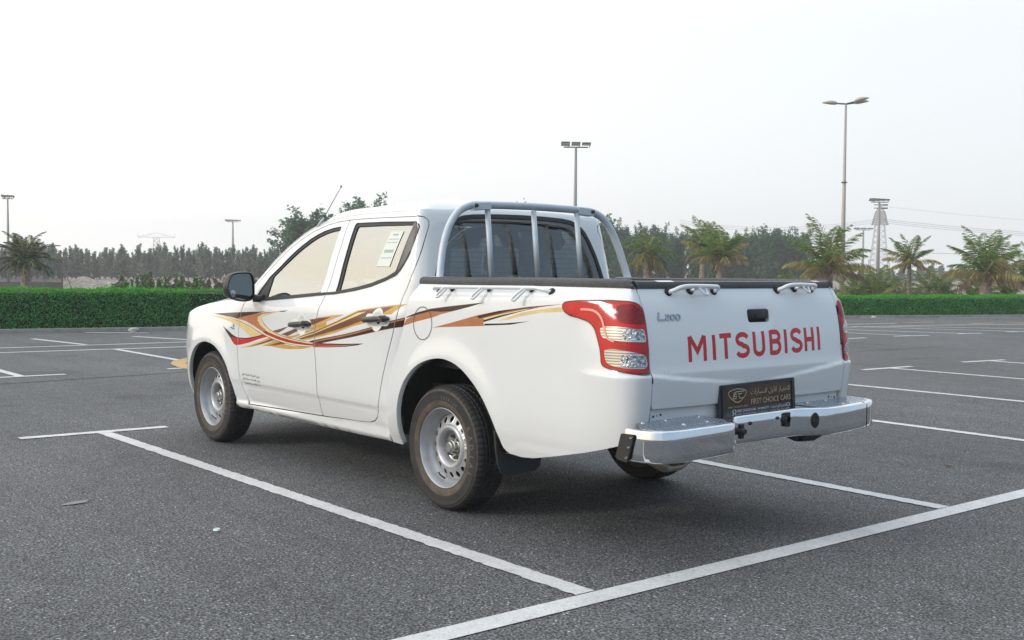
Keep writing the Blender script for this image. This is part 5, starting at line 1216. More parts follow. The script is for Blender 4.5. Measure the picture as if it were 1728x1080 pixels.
# scraps lying on the asphalt
def scrap(name, cx, cy, r, m, label, seed, flat=.012, a=0.0, asp=.4):
    rr = random.Random(seed); n = 11; v = []; f = []
    for k, (s, z) in enumerate(((1.0, .001), (.8, flat), (.35, flat * .6))):
        for i in range(n):
            t = 2 * math.pi * i / n; q = r * s * (.8 + .35 * rr.random()); x = q * math.cos(t); y = q * asp * math.sin(t)
            v.append((x * math.cos(a) - y * math.sin(a), x * math.sin(a) + y * math.cos(a), z + rr.uniform(-.3, .3) * flat * (k > 0)))
    for k in range(2):
        for i in range(n): j = (i + 1) % n; f.append((k * n + i, k * n + j, (k + 1) * n + j, (k + 1) * n + i))
    f.append(tuple(2 * n + i for i in range(n)))
    o = mesh_obj(name, v, f, m); o.location = (cx, cy, .004); tag(o, label, name.replace('_', ' ')); return o
scrap('paper_scrap', 1.37, 2.39, .085, mat('grey_paper', (.22, .225, .245), .8), 'flattened grey paper scrap on the asphalt left of the long bay line', 1, .002, R(-75), .45)
scrap('plastic_scrap', .28, 2.05, .022, mat('pale_plastic', (.55, .66, .66), .3), 'tiny crumpled pale plastic scrap on the asphalt in front of the rear wheel', 2, .01, .3, .7)
scrap('twig', -.95, -2.75, .035, mat('dry_twig', (.22, .13, .08), .9), 'small brown twig on the asphalt at the lower right', 4, .008, 1.2, .2)
STONE = mat('pale_stone', (.45, .43, .40), .9, noise=.2)
def stone(x, y, r, label, seed):
    bm = bmesh.new(); bmesh.ops.create_icosphere(bm, subdivisions=2, radius=r); rr = random.Random(seed)
    for q in bm.verts: q.co *= .85 + .3 * rr.random(); q.co.z *= .6
    me = bpy.data.meshes.new('stone'); bm.to_mesh(me); bm.free(); me.materials.append(STONE); o = bpy.data.objects.new('stone', me); COL.objects.link(o); o.location = (x, y, r * .4); tag(o, label, 'stone', 'pale stones at the foot of the hedge')
stone(17.0, -3.75, .10, 'pale stone half under the left stretch of hedge, beside the bay lines', 5)
stone(13.4, -24.05, .08, 'pale stone at the foot of the hedge just right of the truck', 6)
ROW = [(191.52,-40.98,4.09),(185.27,-40.33,5.17),(186.53,-41.4,5.25),(193.27,-43.71,4.49),(186.52,-42.8,3.94),(191.06,-44.88,4.95),(188.91,-45.17,5.47),(184.0,-44.75,4.22),(188.56,-46.64,4.44),(190.88,-48.02,4.61),(188.53,-48.09,6.04),(185.18,-48.02,5.81),(189.25,-49.95,5.73),(187.81,-50.29,5.39),(182.21,-49.64,5.35),(185.09,-51.42,4.99),(179.21,-50.45,4.14),(188.55,-53.98,5.06),(183.15,-53.37,3.92),(181.08,-53.61,4.05),(185.89,-56.06,4.41),(185.17,-56.62,4.84),(184.82,-57.47,4.26),(179.5,-56.71,4.0),(181.32,-58.31,3.55),(187.41,-61.32,3.23),(185.6,-61.7,4.62),(185.72,-62.75,4.28),(181.26,-62.11,3.38),(180.12,-62.55,4.95),(182.41,-64.29,3.58),(178.64,-63.97,3.53),(183.94,-66.78,5.02),(175.23,-64.38,3.84),(175.63,-65.56,4.45),(179.28,-67.84,4.52),(183.16,-70.18,5.05),(173.84,-67.4,5.3),(176.72,-69.39,3.9),(177.87,-70.96,4.68),(181.7,-73.59,4.95),(176.22,-72.37,4.44),(176.97,-73.75,4.31),(171.13,-72.27,5.26),(173.11,-73.97,5.07),(172.85,-74.66,4.46),(173.88,-76.24,4.9),(177.13,-78.69,4.31),(173.37,-78.13,4.41),(177.88,-81.18,5.31),(173.97,-80.51,4.41),(171.52,-80.36,4.62),(168.24,-79.61,4.4),(176.37,-84.59,5.27),(172.26,-83.63,4.12),(172.17,-84.71,4.26),(172.72,-86.03,4.91),(172.9,-87.19,5.12),(173.17,-88.6,4.0),(169.55,-87.67,5.18),(164.67,-85.95,5.19)]
BROAD = [(65.21,-34.0,5.51,1.48),(69.06,-35.28,4.49,0.69),(69.86,-37.97,4.73,0.62),(65.29,-37.87,5.51,0.76),(62.95,-37.87,6.1,1.23),(62.39,-38.76,5.53,0.66),(64.54,-42.76,6.03,0.86),(61.01,-44.29,6.01,0.93),(61.4,-47.07,5.84,0.78),(56.97,-46.22,5.98,0.57),(56.3,-47.03,6.16,0.66),(57.99,-51.19,5.53,0.78)]
RIGHT = [(64.58,-61.76,6.56,1.28),(66.23,-65.8,6.16,1.03),(68.23,-69.46,5.59,0.85),(64.56,-67.46,5.91,0.92),(63.54,-68.44,5.81,0.92),(63.85,-70.87,5.48,0.94),(61.15,-70.6,5.35,1.03),(58.8,-70.0,4.66,0.8),(60.33,-73.95,5.01,0.94),(58.18,-73.13,5.31,0.82),(57.27,-73.86,5.36,0.92),(55.13,-73.0,5.59,1.11),(55.36,-75.34,5.47,0.92),(54.44,-76.03,5.42,1.13)]
FARTREES = [(95.25,-136.64,2.22,0.98),(88.35,-129.29,2.03,0.92),(92.78,-138.14,2.05,0.98),(90.44,-137.23,1.7,0.96),(86.85,-134.35,1.68,0.94),(91.36,-143.79,1.71,1.0),(88.51,-142.02,2.0,0.98),(82.74,-135.46,2.0,0.93),(80.76,-134.79,2.11,0.92),(81.89,-139.2,1.8,0.95),(77.76,-134.87,2.56,0.91),(78.39,-138.49,2.79,0.93),(80.33,-144.51,2.63,0.97),(81.43,-149.2,2.19,0.99),(78.07,-145.97,2.69,0.97),(73.02,-139.43,1.98,0.92),(74.12,-144.19,1.96,0.95),(72.44,-143.74,1.94,0.94),(72.66,-146.95,2.0,0.96),(73.33,-151.15,2.37,0.98),(70.2,-147.76,1.68,0.96),(72.31,-155.0,2.17,1.0),(70.66,-154.59,2.33,0.99)]
# ------------------------------------------------------------------ vegetation helpers
def leafmat(name, c1, c2, c3, rough=.6, trans=.25, scale=1.0):
    """leaf colour varies from leaf to leaf (species colour, paled for haze in the background trees), with some light passing through the leaf"""
    m = bpy.data.materials.new(name); m.use_nodes = True; nt = m.node_tree; nt.nodes.clear()
    o = nt.nodes.new('ShaderNodeOutputMaterial'); d = nt.nodes.new('ShaderNodeBsdfPrincipled'); d.inputs['Roughness'].default_value = rough; d.inputs['Specular IOR Level'].default_value = .3
    tr = nt.nodes.new('ShaderNodeBsdfTranslucent'); mx = nt.nodes.new('ShaderNodeMixShader'); mx.inputs[0].default_value = trans
    g = nt.nodes.new('ShaderNodeNewGeometry'); r = nt.nodes.new('ShaderNodeValToRGB'); r.color_ramp.elements[0].color = tuple(c1) + (1,); r.color_ramp.elements[1].color = tuple(c3) + (1,); e = r.color_ramp.elements.new(.55); e.color = tuple(c2) + (1,)
    nt.links.new(g.outputs['Random Per Island'], r.inputs[0])
    oi = nt.nodes.new('ShaderNodeObjectInfo'); mr_ = nt.nodes.new('ShaderNodeMapRange'); mr_.inputs[3].default_value = .82; mr_.inputs[4].default_value = 1.18; nt.links.new(oi.outputs['Random'], mr_.inputs[0])
    sc = nt.nodes.new('ShaderNodeVectorMath'); sc.operation = 'SCALE'; nt.links.new(r.outputs[0], sc.inputs[0]); nt.links.new(mr_.outputs[0], sc.inputs['Scale'])
    nt.links.new(sc.outputs[0], d.inputs['Base Color']); nt.links.new(sc.outputs[0], tr.inputs[0])
    nt.links.new(d.outputs[0], mx.inputs[1]); nt.links.new(tr.outputs[0], mx.inputs[2]); nt.links.new(mx.outputs[0], o.inputs[0]); return m
def quads_mesh(name, V, m, parent=None, mi=None):
    """V: (N,4,3) array of separate quads"""
    N = len(V); me = bpy.data.meshes.new(name); me.vertices.add(N * 4); me.vertices.foreach_set('co', V.reshape(-1).astype(np.float32))
    me.loops.add(N * 4); me.loops.foreach_set('vertex_index', np.arange(N * 4, dtype=np.int32)); me.polygons.add(N); me.polygons.foreach_set('loop_start', np.arange(0, N * 4, 4, dtype=np.int32))
    for q in (m if isinstance(m, list) else [m]): me.materials.append(q)
    if mi is not None: me.polygons.foreach_set('material_index', np.asarray(mi, dtype=np.int32))
    me.update(calc_edges=True); o = bpy.data.objects.new(name, me); COL.objects.link(o)
    if parent: o.parent = parent
    return o
def leaf_quads(P, L, Wd, rng, up=0.0, flat=None):
    N = len(P); d = rng.normal(size=(N, 3)); d[:, 2] += up; d /= np.linalg.norm(d, axis=1)[:, None]
    n = rng.normal(size=(N, 3)); 
    if flat is not None: n += flat
    s = np.cross(d, n); s /= np.linalg.norm(s, axis=1)[:, None] + 1e-9
    l = (L * rng.uniform(.6, 1.3, N))[:, None]; w = (Wd * rng.uniform(.7, 1.2, N))[:, None]
    a = P - d * l * .5; c = P + d * l * .5; mid = P + d * l * .05
    return np.stack([a, mid + s * w * .5, c, mid - s * w * .5], axis=1)
# ------------------------------------------------------------------ hedge
HEDGE_LEAF = leafmat('hedge_leaf', (.025, .16, .035), (.07, .33, .075), (.16, .50, .13))
HEDGE_NEW = leafmat('hedge_new_leaf', (.04, .24, .015), (.06, .36, .02), (.14, .46, .04), trans=.4)
HLINE = [(21.6, 14), (19.2, 3.0), (18.5, -1.5), (17.65, -5.2), (16.25, -13.0), (14.5, -23.7), (12.4, -29.7), (9.7, -37.5)]
def hh(y): return float(np.interp(y, [-38, -30, -23, -5, 14], [.62, .605, .59, .80, .82]))
rng = np.random.default_rng(11)
mb = MB(); Lq = []; MI = []
tot = 0
for (x0, y0), (x1, y1) in zip(HLINE, HLINE[1:]):
    a = np.array((x0, y0)); b = np.array((x1, y1)); L = np.linalg.norm(b - a); d = (b - a) / L; n = np.array((-d[1], d[0])); n = n if n[0] > 0 else -n   # away from the car park
    h0, h1 = hh(y0) - .05, hh(y1) - .05; dd = 1.1
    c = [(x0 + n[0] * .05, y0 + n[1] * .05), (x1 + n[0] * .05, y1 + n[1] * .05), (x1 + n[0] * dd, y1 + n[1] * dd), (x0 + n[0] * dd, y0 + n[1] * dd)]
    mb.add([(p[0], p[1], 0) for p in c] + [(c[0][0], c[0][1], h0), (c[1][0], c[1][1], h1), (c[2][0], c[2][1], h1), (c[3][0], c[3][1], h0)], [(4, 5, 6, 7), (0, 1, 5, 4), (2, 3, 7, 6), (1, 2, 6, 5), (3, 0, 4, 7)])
    vis = .25 if (y0 < -5 and y1 > -24) else 1.0
    N = int(L * 2600 * vis); t = rng.uniform(0, 1, N); s = t * L; z = rng.uniform(.015, 1, N)
    ht = np.interp(a[1] + d[1] * s, [-38, -30, -23, -5, 14], [.62, .605, .59, .80, .82])
    bumpy = .05 * np.sin(s * 2.3 + y0) * np.sin(s * .9 + 1) + .03 * np.sin(s * 7.1 + z * 5)
    off_ = rng.normal(0, .028, N) + bumpy * .7 - .02 - .05 * (z < .45) * rng.random(N)
    P = np.stack([a[0] + d[0] * s + n[0] * off_, a[1] + d[1] * s + n[1] * off_, z * ht], axis=1)
    Lq.append(leaf_quads(P, .050, .026, rng, .2)); MI.append((z > .95).astype(int))
    N = int(L * 1500 * vis); t = rng.uniform(0, 1, N); s = t * L; w_ = rng.uniform(-.03, 1.1, N) ** 1.0
    w_ = np.clip(np.abs(w_), 0, 1.1)
    ht = np.interp(a[1] + d[1] * s, [-38, -30, -23, -5, 14], [.62, .605, .59, .80, .82]); tip = np.abs(rng.normal(0, .024, N)) * np.where(rng.random(N) < .03, 2.4, 1) + .026 * (np.sin(s * 3.1) + np.sin(s * 11.3 + 2)) * .5
    P = np.stack([a[0] + d[0] * s + n[0] * w_, a[1] + d[1] * s + n[1] * w_, ht - .01 + tip], axis=1)
    Lq.append(leaf_quads(P, .060, .022, rng, 1.2)); MI.append((rng.random(N) < .88).astype(int))
hedge = quads_mesh('hedge', np.concatenate(Lq), [HEDGE_LEAF, HEDGE_NEW], None, np.concatenate(MI))
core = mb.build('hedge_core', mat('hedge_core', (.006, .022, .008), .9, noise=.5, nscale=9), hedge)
tag(hedge, 'long clipped green hedge with bright green top edging the car park', 'hedge')
# ------------------------------------------------------------------ broadleaf trees and the far tree row
TREEL = leafmat('tree_leaf', (.050, .115, .070), (.09, .19, .11), (.15, .27, .15), trans=.4)  # leaf colour lightened to stand in for part of the haze
TREEB = mat('tree_bark', (.10, .08, .06), .9, noise=.3)
CASL = leafmat('hazed_casuarina_needles', (.17, .20, .17), (.26, .30, .245), (.36, .40, .32), trans=.45)  # paler than real needles: haze fading put into the colour
def crown_tree(name, seed, H, Wd, m, kind):
    rng = np.random.default_rng(seed); o = empty(name); mb = MB()
    tr = [(0, 0, 0), (.02 * H * rng.uniform(-1, 1), .02 * H, H * .35), (0, 0, H * .72)]; mb.tube(catmull(tr, 4), [.045 * Wd * (1 - i / 12) + .02 for i in range(9)], n=7)
    nb, per, Ls, Wl = (95, 150, .19, .11) if kind == 'broad' else (56, 60, .34, .12)
    P = []
    for k in range(nb):
        f = (k + rng.random()) / nb; a = rng.uniform(0, 6.28)
        if kind == 'broad': z0 = H * (.02 + .66 * f); rad = Wd * (.62 + .50 * math.sin(math.pi * min(1, f * .85 + .12))) * rng.uniform(.55, 1.12); rise = H * rng.uniform(.06, .30)
        else: z0 = H * (.02 + .74 * f); rad = Wd * (1.15 - .95 * f) * rng.uniform(.4, 1.15); rise = H * rng.uniform(.08, .26)
        tip = np.array((rad * math.cos(a), rad * math.sin(a), z0 + rise)); b = np.array((0, 0, z0)); t = rng.uniform(.15, 1.05, per); wd = Wd * (.17 if kind == 'broad' else .11) * (1.15 - .75 * t)
        P.append(b + (tip - b) * t[:, None] + rng.normal(0, 1, (per, 3)) * wd[:, None] * (1, 1, 1.1))
        if k % 3 == 0: mb.tube([tuple(b), tuple(b + (tip - b) * .5), tuple(tip)], [.035, .02, .006], n=5)
    P = np.concatenate(P); V = leaf_quads(P, Ls, Wl, rng, .15 if kind == 'broad' else .8)
    mb.build('trunk', TREEB, o, smooth=True); quads_mesh('crown', V, m, o); return o
def copy_tree(o, parent=None):
    c = o.copy(); COL.objects.link(c); c.parent = parent
    for ch in o.children: copy_tree(ch, c)
    return c
def plant(protos, used, i, x, y, H, Wd, H0, W0, label, cat, group, rot=None):
    k = i % len(protos)
    o = protos[k] if k not in used else copy_tree(protos[k]); used.add(k)
    o.location = (x, y, -.02); s = H / H0; o.scale = (Wd / W0, Wd / W0, s); o.rotation_euler = (0, 0, (i * 2.4) if rot is None else rot); tag(o, label, cat, group)
protos = [crown_tree('feathery_tree', 20 + k, 5.0, 1.1, CASL, 'cas') for k in range(4)]; used = set()
for i, (x, y, H) in enumerate(ROW):
    x = -4.96 + (x + 4.96) * .56; y = 4.42 + (y - 4.42) * .56; H = 1.336 + (H - 1.336) * .56
    plant(protos, used, i, x, y, H, rl.uniform(.60, .85), 5.0, 1.1, 'hazy grey-green feathery tree in the long row far beyond the hedge', 'tree', 'row of feathery trees along the far left')
protos = [crown_tree('leafy_tree', 40 + k, 6.0, 1.4, TREEL, 'broad') for k in range(4)]; used = set()
BL_ = {0: 'rounded dark green tree left of the cab, beside the aerial'}
for i, (x, y, H, Wd) in enumerate(BROAD):
    plant(protos, used, i, x, y, H + (.75 if 3 <= i <= 5 else .30), Wd * 1.45, 6.0, 1.4, BL_.get(i, 'dark green tree whose top shows just above the cab roof line'), 'tree', 'trees rising behind the cab')
for i, (x, y, H, Wd) in enumerate(RIGHT):
    plant(protos, used, i, x, y, H, Wd * 1.15, 6.0, 1.4, 'dark blue-green bushy tree in the tall clump behind the palms', 'tree', 'tall clump of trees behind the tailgate')
protosf = [crown_tree('feathery_tree', 60 + k, 5.0, 1.1, CASL, 'cas') for k in range(2)]; used = set()
for i, (x, y, H, Wd) in enumerate(FARTREES):
    plant(protosf, used, i, x, y, H, Wd * 1.3, 5.0, 1.1, 'low hazy tree on the far right between the palms', 'tree', 'low hazy trees behind the palms')
# ------------------------------------------------------------------ palms
PGREEN = leafmat('palm_leaflet', (.06, .14, .035), (.11, .21, .05), (.22, .31, .09), trans=.4)
PDARK = leafmat('date_palm_leaflet', (.035, .070, .045), (.055, .10, .060), (.09, .14, .08), trans=.2)
PYEL = leafmat('dry_palm_leaflet', (.20, .20, .06), (.33, .29, .10), (.46, .39, .17), trans=.3)
PBRN = leafmat('dead_palm_leaflet', (.16, .11, .07), (.25, .18, .12), (.34, .26, .18), trans=.2)
PTR = mat('palm_trunk', (.24, .20, .16), .95, noise=.4, nscale=14, bump=.8, bscale=25)
def palm(name, x, y, zc, r, seed, label, style='coco', trunk_r=.13, nf=26, lean=0.0, group='palm trees behind the hedge'):
    rg = np.random.default_rng(seed); o = empty(name, (x, y, -.02)); tag(o, label, 'palm tree', group)
    mb = MB(); n = 14; pts = [(lean * (i / n) ** 2, 0, zc * i / n) for i in range(n + 1)]
    mb.tube(pts, [trunk_r * (1.25 - .4 * i / n) * (1.0 + (.12 if i % 2 else 0)) for i in range(n + 1)], n=10); mb.build('trunk', PTR, o, smooth=False)
    Q = []; MI = []
    for k in range(nf):
        age = k / nf; a = k * 2.3999 + rg.uniform(-.3, .3)
        e0 = {'coco': 86 - 92 * age ** 1.2, 'date': 82 - 88 * age, 'droop': 68 - 110 * age}[style] + rg.uniform(-12, 12)
        Lf = r * rg.uniform(.85, 1.3) * (1.12 if age < .4 else 1) * (1.0 if age < .85 else .8); bend = R(rg.uniform(45, 80) if style != 'date' else rg.uniform(50, 85)) + (R(30) if style == 'droop' else 0)
        az = np.array((math.cos(a), math.sin(a), 0)); p = np.array((lean, 0, zc)); el = R(e0); ns = 22; step = Lf * 1.12 / ns
        mi_ = 0 if age < .55 + rg.uniform(-.12, .12) else (1 if age < .85 else 2)
        if style == 'date': mi_ = 0
        side = np.cross(az, (0, 0, 1)); spine = []
        for s in range(ns + 1):
            spine.append(p.copy()); t = s / ns; e = el - bend * t ** 1.4; p = p + step * (az * math.cos(e) + np.array((0, 0, 1)) * math.sin(e))
        spine = np.array(spine)
        for s in range(ns):
            w = .008 + .016 * (1 - s / ns); Q.append([spine[s] - side * w, spine[s + 1] - side * w * .8, spine[s + 1] + side * w * .8, spine[s] + side * w]); MI.append(1 if mi_ else 3)
        for s in range(4, ns * 2):
            t = s / (ns * 2); b = spine[min(ns, s // 2)] * (1 - .5 * (s % 2)) + spine[min(ns, s // 2 + 1)] * .5 * (s % 2); dirv = spine[min(ns, s // 2 + 1)] - spine[s // 2]; dirv /= np.linalg.norm(dirv) + 1e-9
            ll = r * .36 * math.sin(math.pi * min(1, .12 + t * .86)) ** .7
            for sg in (-1, 1):
                droop = np.array((0, 0, -1)) * ((.35 if mi_ == 0 else .9) + rg.uniform(-.15, .35)) * (.5 if style == 'date' else 1)
                dv = side * sg * .85 + dirv * .75 + droop + rg.normal(0, .08, 3); dv /= np.linalg.norm(dv); wv = np.cross(dv, side * sg + rg.normal(0, .3, 3)); wv /= np.linalg.norm(wv) + 1e-9
                w = (.0135 if style != 'date' else .010) * (.7 + r * .35); m_ = b + dv * ll * .45; tip = b + dv * ll + np.array((0, 0, -.06)) * ll
                Q.append([b, m_ + wv * w, tip, m_ - wv * w]); MI.append(mi_ if rg.random() > .16 else min(2, mi_ + 1))
    quads_mesh('crown', np.array(Q), [PDARK if style == 'date' else PGREEN, PYEL, PBRN, PYEL], o, MI)
    return o
palm('palm_tree', 24.18, -25.83, 2.0, .95, 1, 'drooping palm with hanging dead fronds just right of the guard frame', 'droop', nf=24)
palm('palm_tree', 25.32, -30.21, 2.25, 1.05, 2, 'taller palm of the touching pair behind the tailgate', 'coco', nf=24, lean=-.1)
palm('palm_tree', 21.54, -26.86, 1.78, 1.05, 3, 'lower drooping palm of the touching pair behind the tailgate', 'coco', nf=28)
palm('palm_tree', 18.01, -28.33, 1.45, 1.35, 4, 'large palm with yellowing fronds behind the tall three-headed lamp post', 'coco', nf=34, trunk_r=.17)
palm('palm_tree', 17.34, -32.34, 1.70, .88, 5, 'slim upright palm with a bare pale trunk right of the floodlight mast', 'coco', nf=20, trunk_r=.07)
palm('palm_tree', 14.64, -32.73, 1.30, 1.30, 6, 'broad bushy palm at the right with dense green fronds', 'coco', nf=40, trunk_r=.2)
palm('palm_tree', 14.25, -35.17, 1.15, 1.0, 7, 'palm cut off by the right edge of the photo', 'coco', nf=22)
for i, (x, y, z, r) in enumerate(((21.9, -37.75, .55, .95), (20.29, -38.74, .55, .9), (19.74, -39.05, .40, .75), (22.3, -39.86, .40, .7), (15.84, -36.61, .5, .8), (21.01, -34.76, .45, .75), (17.0, -36.9, .4, .7), (13.2, -34.6, .4, .8), (15.6, -33.9, .3, .8), (19.0, -31.5, .3, .8), (17.0, -29.6, .3, .75), (24.5, -34.8, .4, .8))):
    palm('young_palm', x, y, z, r, 30 + i, 'small young palm low behind the right stretch of hedge', 'coco', nf=18, trunk_r=.1, group='young palms behind the hedge')
palm('date_palm', 28.75, -4.99, 1.40, .72, 9, 'small dark date palm with a thick trunk in front of the net fence', 'date', nf=46, trunk_r=.13, group='date palm')
# ------------------------------------------------------------------ shrubs and scrub on the left
SHL = leafmat('shrub_leaf', (.07, .13, .06), (.14, .21, .11), (.30, .36, .22), trans=.25)
def shrub(x, y, h, seed, label, m=SHL, n=130, spread=.16, Lf=.10):
    rg = np.random.default_rng(seed); o = empty('shrub', (x, y, -.02)); tag(o, label, 'shrub', 'leafy shrubs behind the left stretch of hedge'); mb = MB(); P = []
    for k in range(5):
        a = rg.uniform(0, 6.28); q = spread * rg.uniform(.3, 1.6); hh_ = h * rg.uniform(.75, 1.03) if k else h; tip = np.array((q * math.cos(a), q * math.sin(a), hh_)) if k else np.array((0, 0, h))
        mb.tube([(0, 0, 0), tuple(tip * (.5, .5, .55)), tuple(tip)], [.018, .012, .005], n=5); t = rg.uniform(.25, 1, n); P.append(tip[None, :] * np.stack([t, t, t], axis=1) + rg.normal(0, .075, (n, 3)) * (1.25 - t[:, None]))
    mb.build('stem', TREEB, o); quads_mesh('foliage', leaf_quads(np.concatenate(P), Lf, Lf * .55, rg, .6), m, o); return o
SHR = [(23.25, -5.77, 1.05), (24.11, -6.35, .98), (23.08, -6.24, 1.12), (23.47, -6.61, 1.16), (23.86, -6.98, 1.02), (22.88, -6.75, 1.06), (22.77, -7.02, 1.17), (23.65, -7.51, 1.10), (22.59, -7.44, 1.10), (23.58, -7.68, .93), (25.21, -6.24, .84)]
for i, (x, y, h) in enumerate(SHR): shrub(x, y, h, 70 + i, 'upright pale green shrub in the clump standing above the left hedge')
DRY = leafmat('dry_scrub_leaf', (.12, .09, .07), (.20, .15, .12), (.28, .22, .17), trans=.1)
for i, (x, y, h) in enumerate(((31.6, -11.8, .85), (35.9, -14.4, .8), (38.2, -16.5, .85), (34, -12.4, .8), (40.5, -17.0, .9), (33.2, -13.4, .75), (37.4, -14.4, .8), (30.4, -11.9, .7), (43, -18.6, .95))):
    o = shrub(x, y, h, 90 + i, 'dry brown shrub on the sand left of the door mirror', DRY, 240, .7, .12); o['group'] = 'dry brown shrubs on the sand'
SCR = leafmat('scrub_leaf', (.03, .06, .025), (.06, .10, .04), (.14, .15, .07), trans=.2)
rg = np.random.default_rng(5); P = []
for k in range(420):
    t = rg.random(); cx = 24 - 9.0 * t + rg.uniform(0, 9); cy = -24 - 14 * t + rg.uniform(-1, 1); q = rg.normal(0, 1, (50, 3)) * (.4, .4, .30); q[:, 2] = np.abs(q[:, 2]) * rg.uniform(.5, 1.3); P.append(q + (cx, cy, 0))
for k in range(60):
    cx = 21 + rg.uniform(0, 16); cy = -2.5 - (cx - 18) * .30 + rg.uniform(-2, 4); q = rg.normal(0, 1, (36, 3)) * (.4, .4, .10); q[:, 2] = np.abs(q[:, 2]); P.append(q + (cx, cy, 0))
tag(quads_mesh('undergrowth', leaf_quads(np.concatenate(P), .20, .05, rg, .9), SCR), kind='stuff')
# ------------------------------------------------------------------ sand berm
BX = [(63.5, -4), (60.39, -14.35), (59.67, -16.73), (58.48, -20.05), (57.08, -23.42), (55.29, -27.11), (53.22, -30.77), (50, -38)]
v = []; f = []; rg = random.Random(8); cols = 15; rows = 0; pl = []
for (x0, y0), (x1, y1) in zip(BX, BX[1:]):
    for k in range(10): pl.append((x0 + (x1 - x0) * k / 10, y0 + (y1 - y0) * k / 10))
for i, (x, y) in enumerate(pl):
    hgt = .40 + .22 * math.sin(i * .55) * math.sin(i * .21 + 1) + rg.uniform(-.05, .05)
    for j in range(cols):
        t = j / (cols - 1); v.append((x + (t - .5) * 7 + .3 * math.sin(i), y + (t - .5) * 1.5, -.03 + hgt * math.sin(math.pi * t) ** 1.5 * (1 + rg.uniform(-.18, .18))))
for i in range(len(pl) - 1):
    for j in range(cols - 1): a = i * cols + j; f.append((a, a + 1, a + cols + 1, a + cols))
tag(mesh_obj('sand_berm', v, f, ground_mat('berm_sand', .27, .10, 12, .01, big=.4, rough=.95, tint=(1, .87, .80), spk=1.2), smooth=True), kind='structure')
# ------------------------------------------------------------------ net fence
fe = empty('net_fence', (31.9, -3.0, 0)); tag(fe, 'tall brown-grey windbreak net fence behind the small date palm', 'fence')
def net(name, col, al):
    m = bpy.data.materials.new(name); m.use_nodes = True; nt = m.node_tree; b = nt.nodes['Principled BSDF']; b.inputs['Base Color'].default_value = col + (1,); b.inputs['Roughness'].default_value = .9; b.inputs['Alpha'].default_value = al; return m
A0 = Vector((33.2, .5, -.02)); A1 = Vector((31.34, -6.81, -.02)); o_ = fe.location
mb = MB(); mb.add([A0 - o_, A1 - o_, A1 - o_ + Vector((0, 0, .80)), A0 - o_ + Vector((0, 0, .80))], [(0, 1, 2, 3)]); mb.build('lower_net', net('brown_net', (.10, .085, .07), .86), fe)
mb = MB(); mb.add([A0 - o_ + Vector((.02, 0, .80)), A1 - o_ + Vector((.02, 0, .80)), A1 - o_ + Vector((.02, 0, 1.52)), A0 - o_ + Vector((.02, 0, 1.52))], [(0, 1, 2, 3)]); mb.build('upper_net', net('grey_net', (.14, .15, .14), .62), fe)
for k in range(5):
    p = A0.lerp(A1, k / 4) - o_; mb = MB(); mb.cyl(p, p + Vector((0, 0, 1.58)), .025, n=8); mb.build('post', GREYM, fe)
    if k % 2 == 0: mb = MB(); mb.cyl(p + Vector((-.05, 0, 1.3)), p + Vector((-.6, -.35, 0)), .015, n=6); mb.build('brace', GREYM, fe)
mb = MB(); mb.cyl(A0 - o_ + Vector((0, 0, 1.52)), A1 - o_ + Vector((0, 0, 1.52)), .012, n=6); mb.build('top_wire', GREYM, fe)
# ------------------------------------------------------------------ lamp posts
PC = mat('galvanised_pole', (.42, .39, .34), .55, metal=.2, noise=.08); PG = mat('grey_pole', (.30, .30, .29), .6, metal=.2); LH = mat('lamp_housing', (.45, .42, .36), .45, noise=.1); DG = mat('floodlight_grey', (.07, .07, .07), .5)
LENS = mat('lamp_glass', (.55, .55, .50), .2)
VR = (CR.x, CR.y); 
lp = empty('lamp_post', (22.13, -35.2, 0)); tag(lp, 'tall tapering street lamp post with three splayed heads behind the truck corner', 'lamp post')
mb = MB(); mb.tube([(0, 0, -.05), (0, 0, 3), (.01, 0, 8.25)], [.105, .088, .042], n=16); mb.build('pole', PC, lp, smooth=True)
mb = MB(); mb.cyl((0, 0, 5.0), (0, 0, 5.04), .12, n=14); mb.build('pole_band', DG, lp)
def head(parent, ang, z0, L, el=8):
    d = Vector((math.cos(R(ang)), math.sin(R(ang)), math.tan(R(el)))).normalized(); o = Vector((0, 0, z0)); mb = MB(); mb.cyl(o, o + d * L * .45, .035, .03, n=8); mb.build('lamp_arm', DG, parent)
    mb = MB(); pts = [o + d * (L * (.35 + .65 * i / 10)) + Vector((0, 0, .03 * math.sin(math.pi * i / 10))) for i in range(11)]
    mb.tube(pts, [.03 + .13 * math.sin(math.pi * min(1, (i / 10) ** .75 * .93 + .05)) for i in range(11)], n=12, sec=(.55, 1.0)); mb.build('lamp_head', LH, parent, smooth=True)
for ang, el_, L_ in ((46, 3, 1.15), (-122, 8, 1.15), (192, 10, 1.15)): head(lp, ang, 8.22, L_ * .84, el_)
